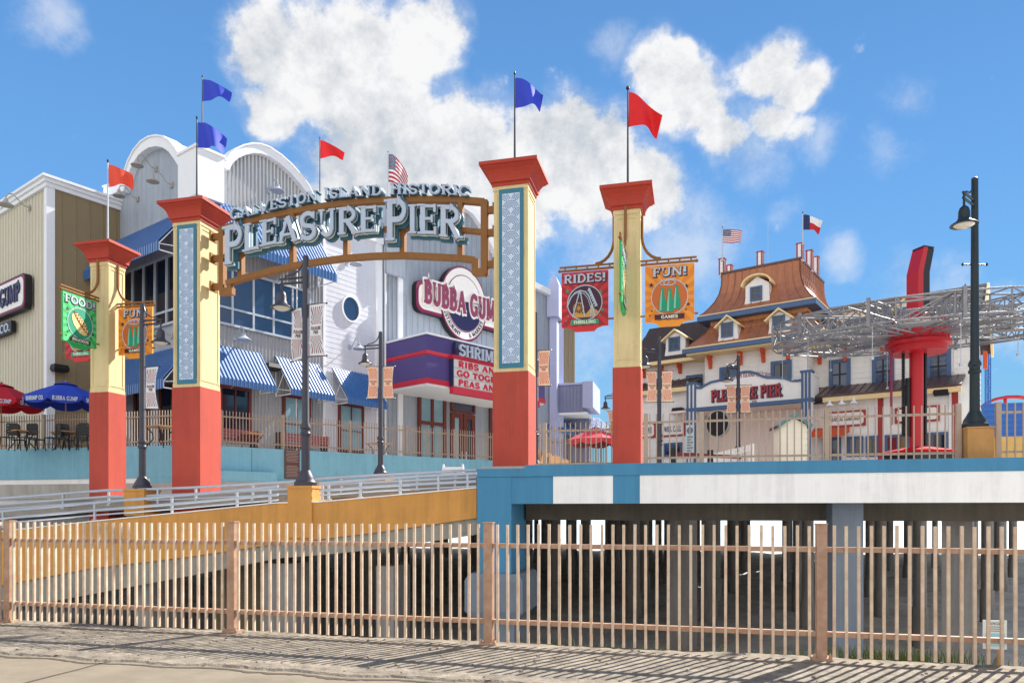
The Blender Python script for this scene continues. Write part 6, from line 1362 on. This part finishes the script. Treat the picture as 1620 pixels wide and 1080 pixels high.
# big lamp at the right on its block
WL = front(17.75); sl0, sl1 = WL.s(1523), WL.s(1564); zl1 = WL.z(1545, 679)
t = thing('lamp_pedestal', WL.pt((sl0 + sl1) / 2, 0, ZD), 'weathered ochre block under the black green lamp on the pier edge', 'pedestal', 'pedestals under the street lamps')
g = MB(); g.box(WL, sl0, sl1, -.4, .3, ZD, zl1); obj('block', g, 'tan_dark', t); g = MB(); g.box(WL, sl0 - .02, sl1 + .02, -.42, .32, zl1 + .001, zl1 + .03); obj('cap', g, 'tan_dark', t)
LG = make_lamp('street_lamp', 6.2, 'black green street lamp on the pier edge at far right', 'post_grn'); LG.location = WL.pt((sl0 + sl1) / 2, -.05, zl1 + .03); LG.rotation_euler = (0, 0, R(54)); LG.scale = (.88,) * 3
g = MB(); g.tube([(-.3, 0, 4.05), (.3, 0, 4.05)], .016, 6)
for a in (-.3, .3): g.lathe((a, 0, 4.01), [(.01, 0), (.035, .04), (.01, .08)], 6)
o = obj('banner_rod', g, 'post_grn', LG, local=True); o.rotation_euler = (0, 0, R(-40))
# small ticket shed
x, y = cam_xy(1256, 21.5); SW = Wall(x, y, *cdir(97)); t = thing('ticket_shed', (x, y, ZD), 'small cream shed with a teal trimmed gable roof behind the railing', 'shed')
zw, za = EYE + (HY - 672) * 21.5 / FPX, EYE + (HY - 658) * 21.5 / FPX; w2 = .36
g = MB(); g.prism(SW, [(-w2, ZD), (w2, ZD), (w2, zw), (0, za - .06), (-w2, zw)], -.9, 0)
for i in range(8): z = ZD + .1 + i * .19; g.box(SW, -w2 - .012, w2 + .012, -.91, .012, z, z + .16) if z + .16 < zw else None
obj('body', g, 'shed_w', t)
g = MB(); g.prism(SW, [(-w2 - .12, zw - .08), (0, za + .03), (w2 + .12, zw - .08), (w2 + .12, zw), (0, za + .12), (-w2 - .12, zw)], -1.0, .1); rf = obj('roof', g, 'slate', t)
g = MB(); g.ribbon(SW, [(-w2 - .12, zw - .05), (0, za + .055), (w2 + .12, zw - .05)], .1, .101, .13); obj('gable_trim', g, 'teal_trim', rf)
# round black sign seen from behind
x, y = cam_xy(1136, 38); q = Wall(x, y, *cdir(140)); t = thing('round_sign', (x, y, ZD), 'round black sign on a post in front of the portico', 'sign')
zc_ = EYE + (HY - 670) * 38 / FPX; g = MB(); g.prism(q, ellipse(0, zc_, .68, .68), -.06, .06); obj('disc', g, 'black', t); g = MB(); g.ribbon(q, ellipse(0, zc_, .68, .68), .05, -.07, .07, True); obj('rim', g, 'conc', t)
g = MB(); g.tube([(x, y, ZD), (x, y, zc_ - .66)], .06, 8); obj('post', g, 'conc', t)
# information panel on the portico post
q = PO; s0, s1 = q.s(1085, .3), q.s(1098, .3); z0, z1 = q.z(1091, 716, .3), q.z(1091, 672, .3); t = thing('info_panel', q.pt((s0 + s1) / 2, .3, ZD), 'tall pale blue information panel at the left portico post', 'sign')
g = MB(); g.box(q, s0, s1, .25, .3, z0, z1); g.box(q, s0 + .1, s0 + .2, .2, .249, ZD, z1); g.box(q, s1 - .2, s1 - .1, .2, .249, ZD, z1); obj('board', g, 'notice', t)
g = MB()
for i in range(7): z = z1 - .75 - i * .16; g.box(q, s0 + .08, s1 - .08 - .08 * (i % 2), .301, .306, z, z + .09)
g.prism(q, ellipse((s0 + s1) / 2, z1 - .32, .2, .2, 20), .301, .306); obj('lettering', g, 'grey_txt', t)
# queue barrier
t = None
x0, y0 = cam_xy(1066, 24); x1, y1 = cam_xy(1178, 25.5); q = Wall(x0, y0, x1 - x0, y1 - y0); ln = math.hypot(x1 - x0, y1 - y0)
t = thing('queue_barrier', (x0, y0, ZD), 'dark framed queue barrier behind the pier edge railing', 'barrier')
for f in (0, .5, 1): g = MB(); g.box(q, ln * f - .07, ln * f + .07, -.07, .07, ZD, ZD + .98); obj('post', g, 'black', t)
g = MB(); g.box(q, .071, ln - .071, -.04, .04, ZD + .72, ZD + .84); obj('top_rail', g, 'bench_m', t); g = MB(); g.box(q, .071, ln * .5 - .071, -.02, .02, ZD + .08, ZD + .5); g.box(q, ln * .5 + .071, ln - .071, -.02, .02, ZD + .08, ZD + .5); obj('infill_panel', g, 'white_st', t)
x0, y0 = cam_xy(1112, 30); x1, y1 = cam_xy(1190, 24.5); q = Wall(x0, y0, x1 - x0, y1 - y0); railfence('pale slatted ramp railing rising behind the queue barrier', q, 0, math.hypot(x1 - x0, y1 - y0), ZD, 1.15, [0, math.hypot(x1 - x0, y1 - y0)], 'white_st', .14)
for px, z, lab, ml in ((870, 34, 'long grey handrail between the two right gate pillars', 9), (1330, 33, 'low grey handrail in front of the ticket windows', 8)):
    x, y = cam_xy(px, z); q = Wall(x, y, *cdir(100)); t = thing('handrail', (x, y, ZD), lab, 'railing')
    for zz in (.45, .95): g = MB(); g.tube([q.pt(0, 0, ZD + zz), q.pt(ml, 0, ZD + zz)], .03, 6); obj('rail', g, 'rail', t)
    for i in range(7): g = MB(); g.tube([q.pt(ml * i / 6, 0, ZD), q.pt(ml * i / 6, 0, ZD + .92)], .03, 6); obj('post', g, 'rail', t)
# weathered timber fence beyond the tall right pillar
x0, y0 = cam_xy(838, 30); x1, y1 = cam_xy(908, 40); q = Wall(x0, y0, x1 - x0, y1 - y0); ln = math.hypot(x1 - x0, y1 - y0); t = thing('timber_fence', (x0, y0, ZD), 'weathered brown timber fence seen between the two right gate pillars', 'fence')
g = MB(); s = 0
while s < ln: g.box(q, s, s + .2, 0, .03, ZD, ZD + 1.55 + random.uniform(-.06, .06)); s += .24
obj('boards', g, 'wood', t); g = MB(); g.box(q, 0, ln, -.06, -.002, ZD + .4, ZD + .5); g.box(q, 0, ln, -.06, -.002, ZD + 1.1, ZD + 1.2); obj('rail', g, 'wood', t)
# folding barricade on the driveway
x, y = cam_xy(717, 22.6); q = Wall(x, y, *cdir(95)); t = thing('barricade', (x, y, 2.55), 'white folding barricade with a lime panel behind the ramp railing', 'barricade')
zb_ = 2.6; g = MB()
g.box(q, -.32, .32, -.02, .02, zb_ + .05, zb_ + .2); obj('panel', g, 'lime', t)
g = MB(); g.box(q, -.34, .34, -.03, .03, zb_ + .22, zb_ + .42); obj('top_board', g, 'white', t)
for a in (-.3, .3): g = MB(); g.tube([q.pt(a, .0, zb_ + .5), q.pt(a * 1.15, .25, 2.4)], .03, 6); g.tube([q.pt(a, 0, zb_ + .5), q.pt(a * 1.15, -.25, 2.4)], .03, 6); obj('leg', g, 'white', t)
# ================================================================== FAR RIGHT: hoarding, red arch, lattice tower
x, y = cam_xy(1556, 58); BWL = front(y); t = thing('blue_hoarding', (x, y, ZD), 'blue boarded wall with a colourful mural band at the far right', 'wall'); s0 = BWL.s(1556)
g = MB(); g.box(BWL, s0, s0 + 8, -.4, 0, BWL.z(1600, 690), BWL.z(1600, 637)); zz = BWL.z(1600, 690)
for i in range(6): z = zz + (BWL.z(1600, 637) - zz) * (i + .5) / 6; g.box(BWL, s0, s0 + 8, .0, .05, z, z + .06)
obj('boarding', g, 'blue_bld', t); g = MB(); g.box(BWL, s0, s0 + 8, -.4, -.01, ZD, zz - .002); mu = obj('mural_band', g, 'mural', t)
for i, (a, b, r, m_) in enumerate(((1.0, .9, .55, 'hot_or'), (2.3, 1.1, .4, 'notice_b'), (3.2, .7, .6, 'hot_red'), (4.6, 1.0, .45, 'mint'), (5.8, .8, .55, 'hot_or'))):
    g = MB(); g.prism(BWL, ellipse(s0 + a, ZD + b, r, r, 20), -.008, .004 + i * .001); obj('painted_disc', g, m_, mu)
x, y = cam_xy(1590, 66); q = front(y); t = thing('red_arch', (x, y, ZD), 'red curved track rising behind the blue boarded wall', 'track')
g = MB(); P = L(q, [(1552, 646), (1562, 637), (1575, 631), (1592, 627.5), (1612, 627), (1640, 631), (1670, 640)])
for n in (0, -.5): g.tube([q.pt(s, n, z) for s, z in P], .13, 8)
obj('rail', g, 'ride_red', t, smooth=True); g = MB(); 
for s, z in P: g.tube([q.pt(s, 0, z), q.pt(s, -.5, z)], .07, 6)
obj('tie', g, 'ride_red', t); g = MB(); g.tube([q.pt(P[3][0], -.25, ZD), q.pt(P[3][0], -.25, P[3][1])], .14, 8); obj('support', g, 'ride_red', t)
x, y = cam_xy(1564, 64); q = front(y); t = thing('lattice_tower', (x, y, ZD), 'slim blue lattice tower behind the end of the hotel', 'tower')
s0, s1 = q.s(1561.5), q.s(1567); zt2 = q.z(1564, 470)
for s in (s0, s1): g = MB(); g.tube([q.pt(s, 0, ZD), q.pt(s, 0, zt2)], .05, 6); g.tube([q.pt(s, -.4, ZD), q.pt(s, -.4, zt2)], .05, 6); obj('leg', g, 'blue_bld', t)
g = MB(); z = ZD; i = 0
while z < zt2 - .6: g.tube([q.pt(s0 if i % 2 else s1, 0, z), q.pt(s1 if i % 2 else s0, 0, z + .6)], .025, 4); z += .6; i += 1
obj('bracing', g, 'blue_bld', t)
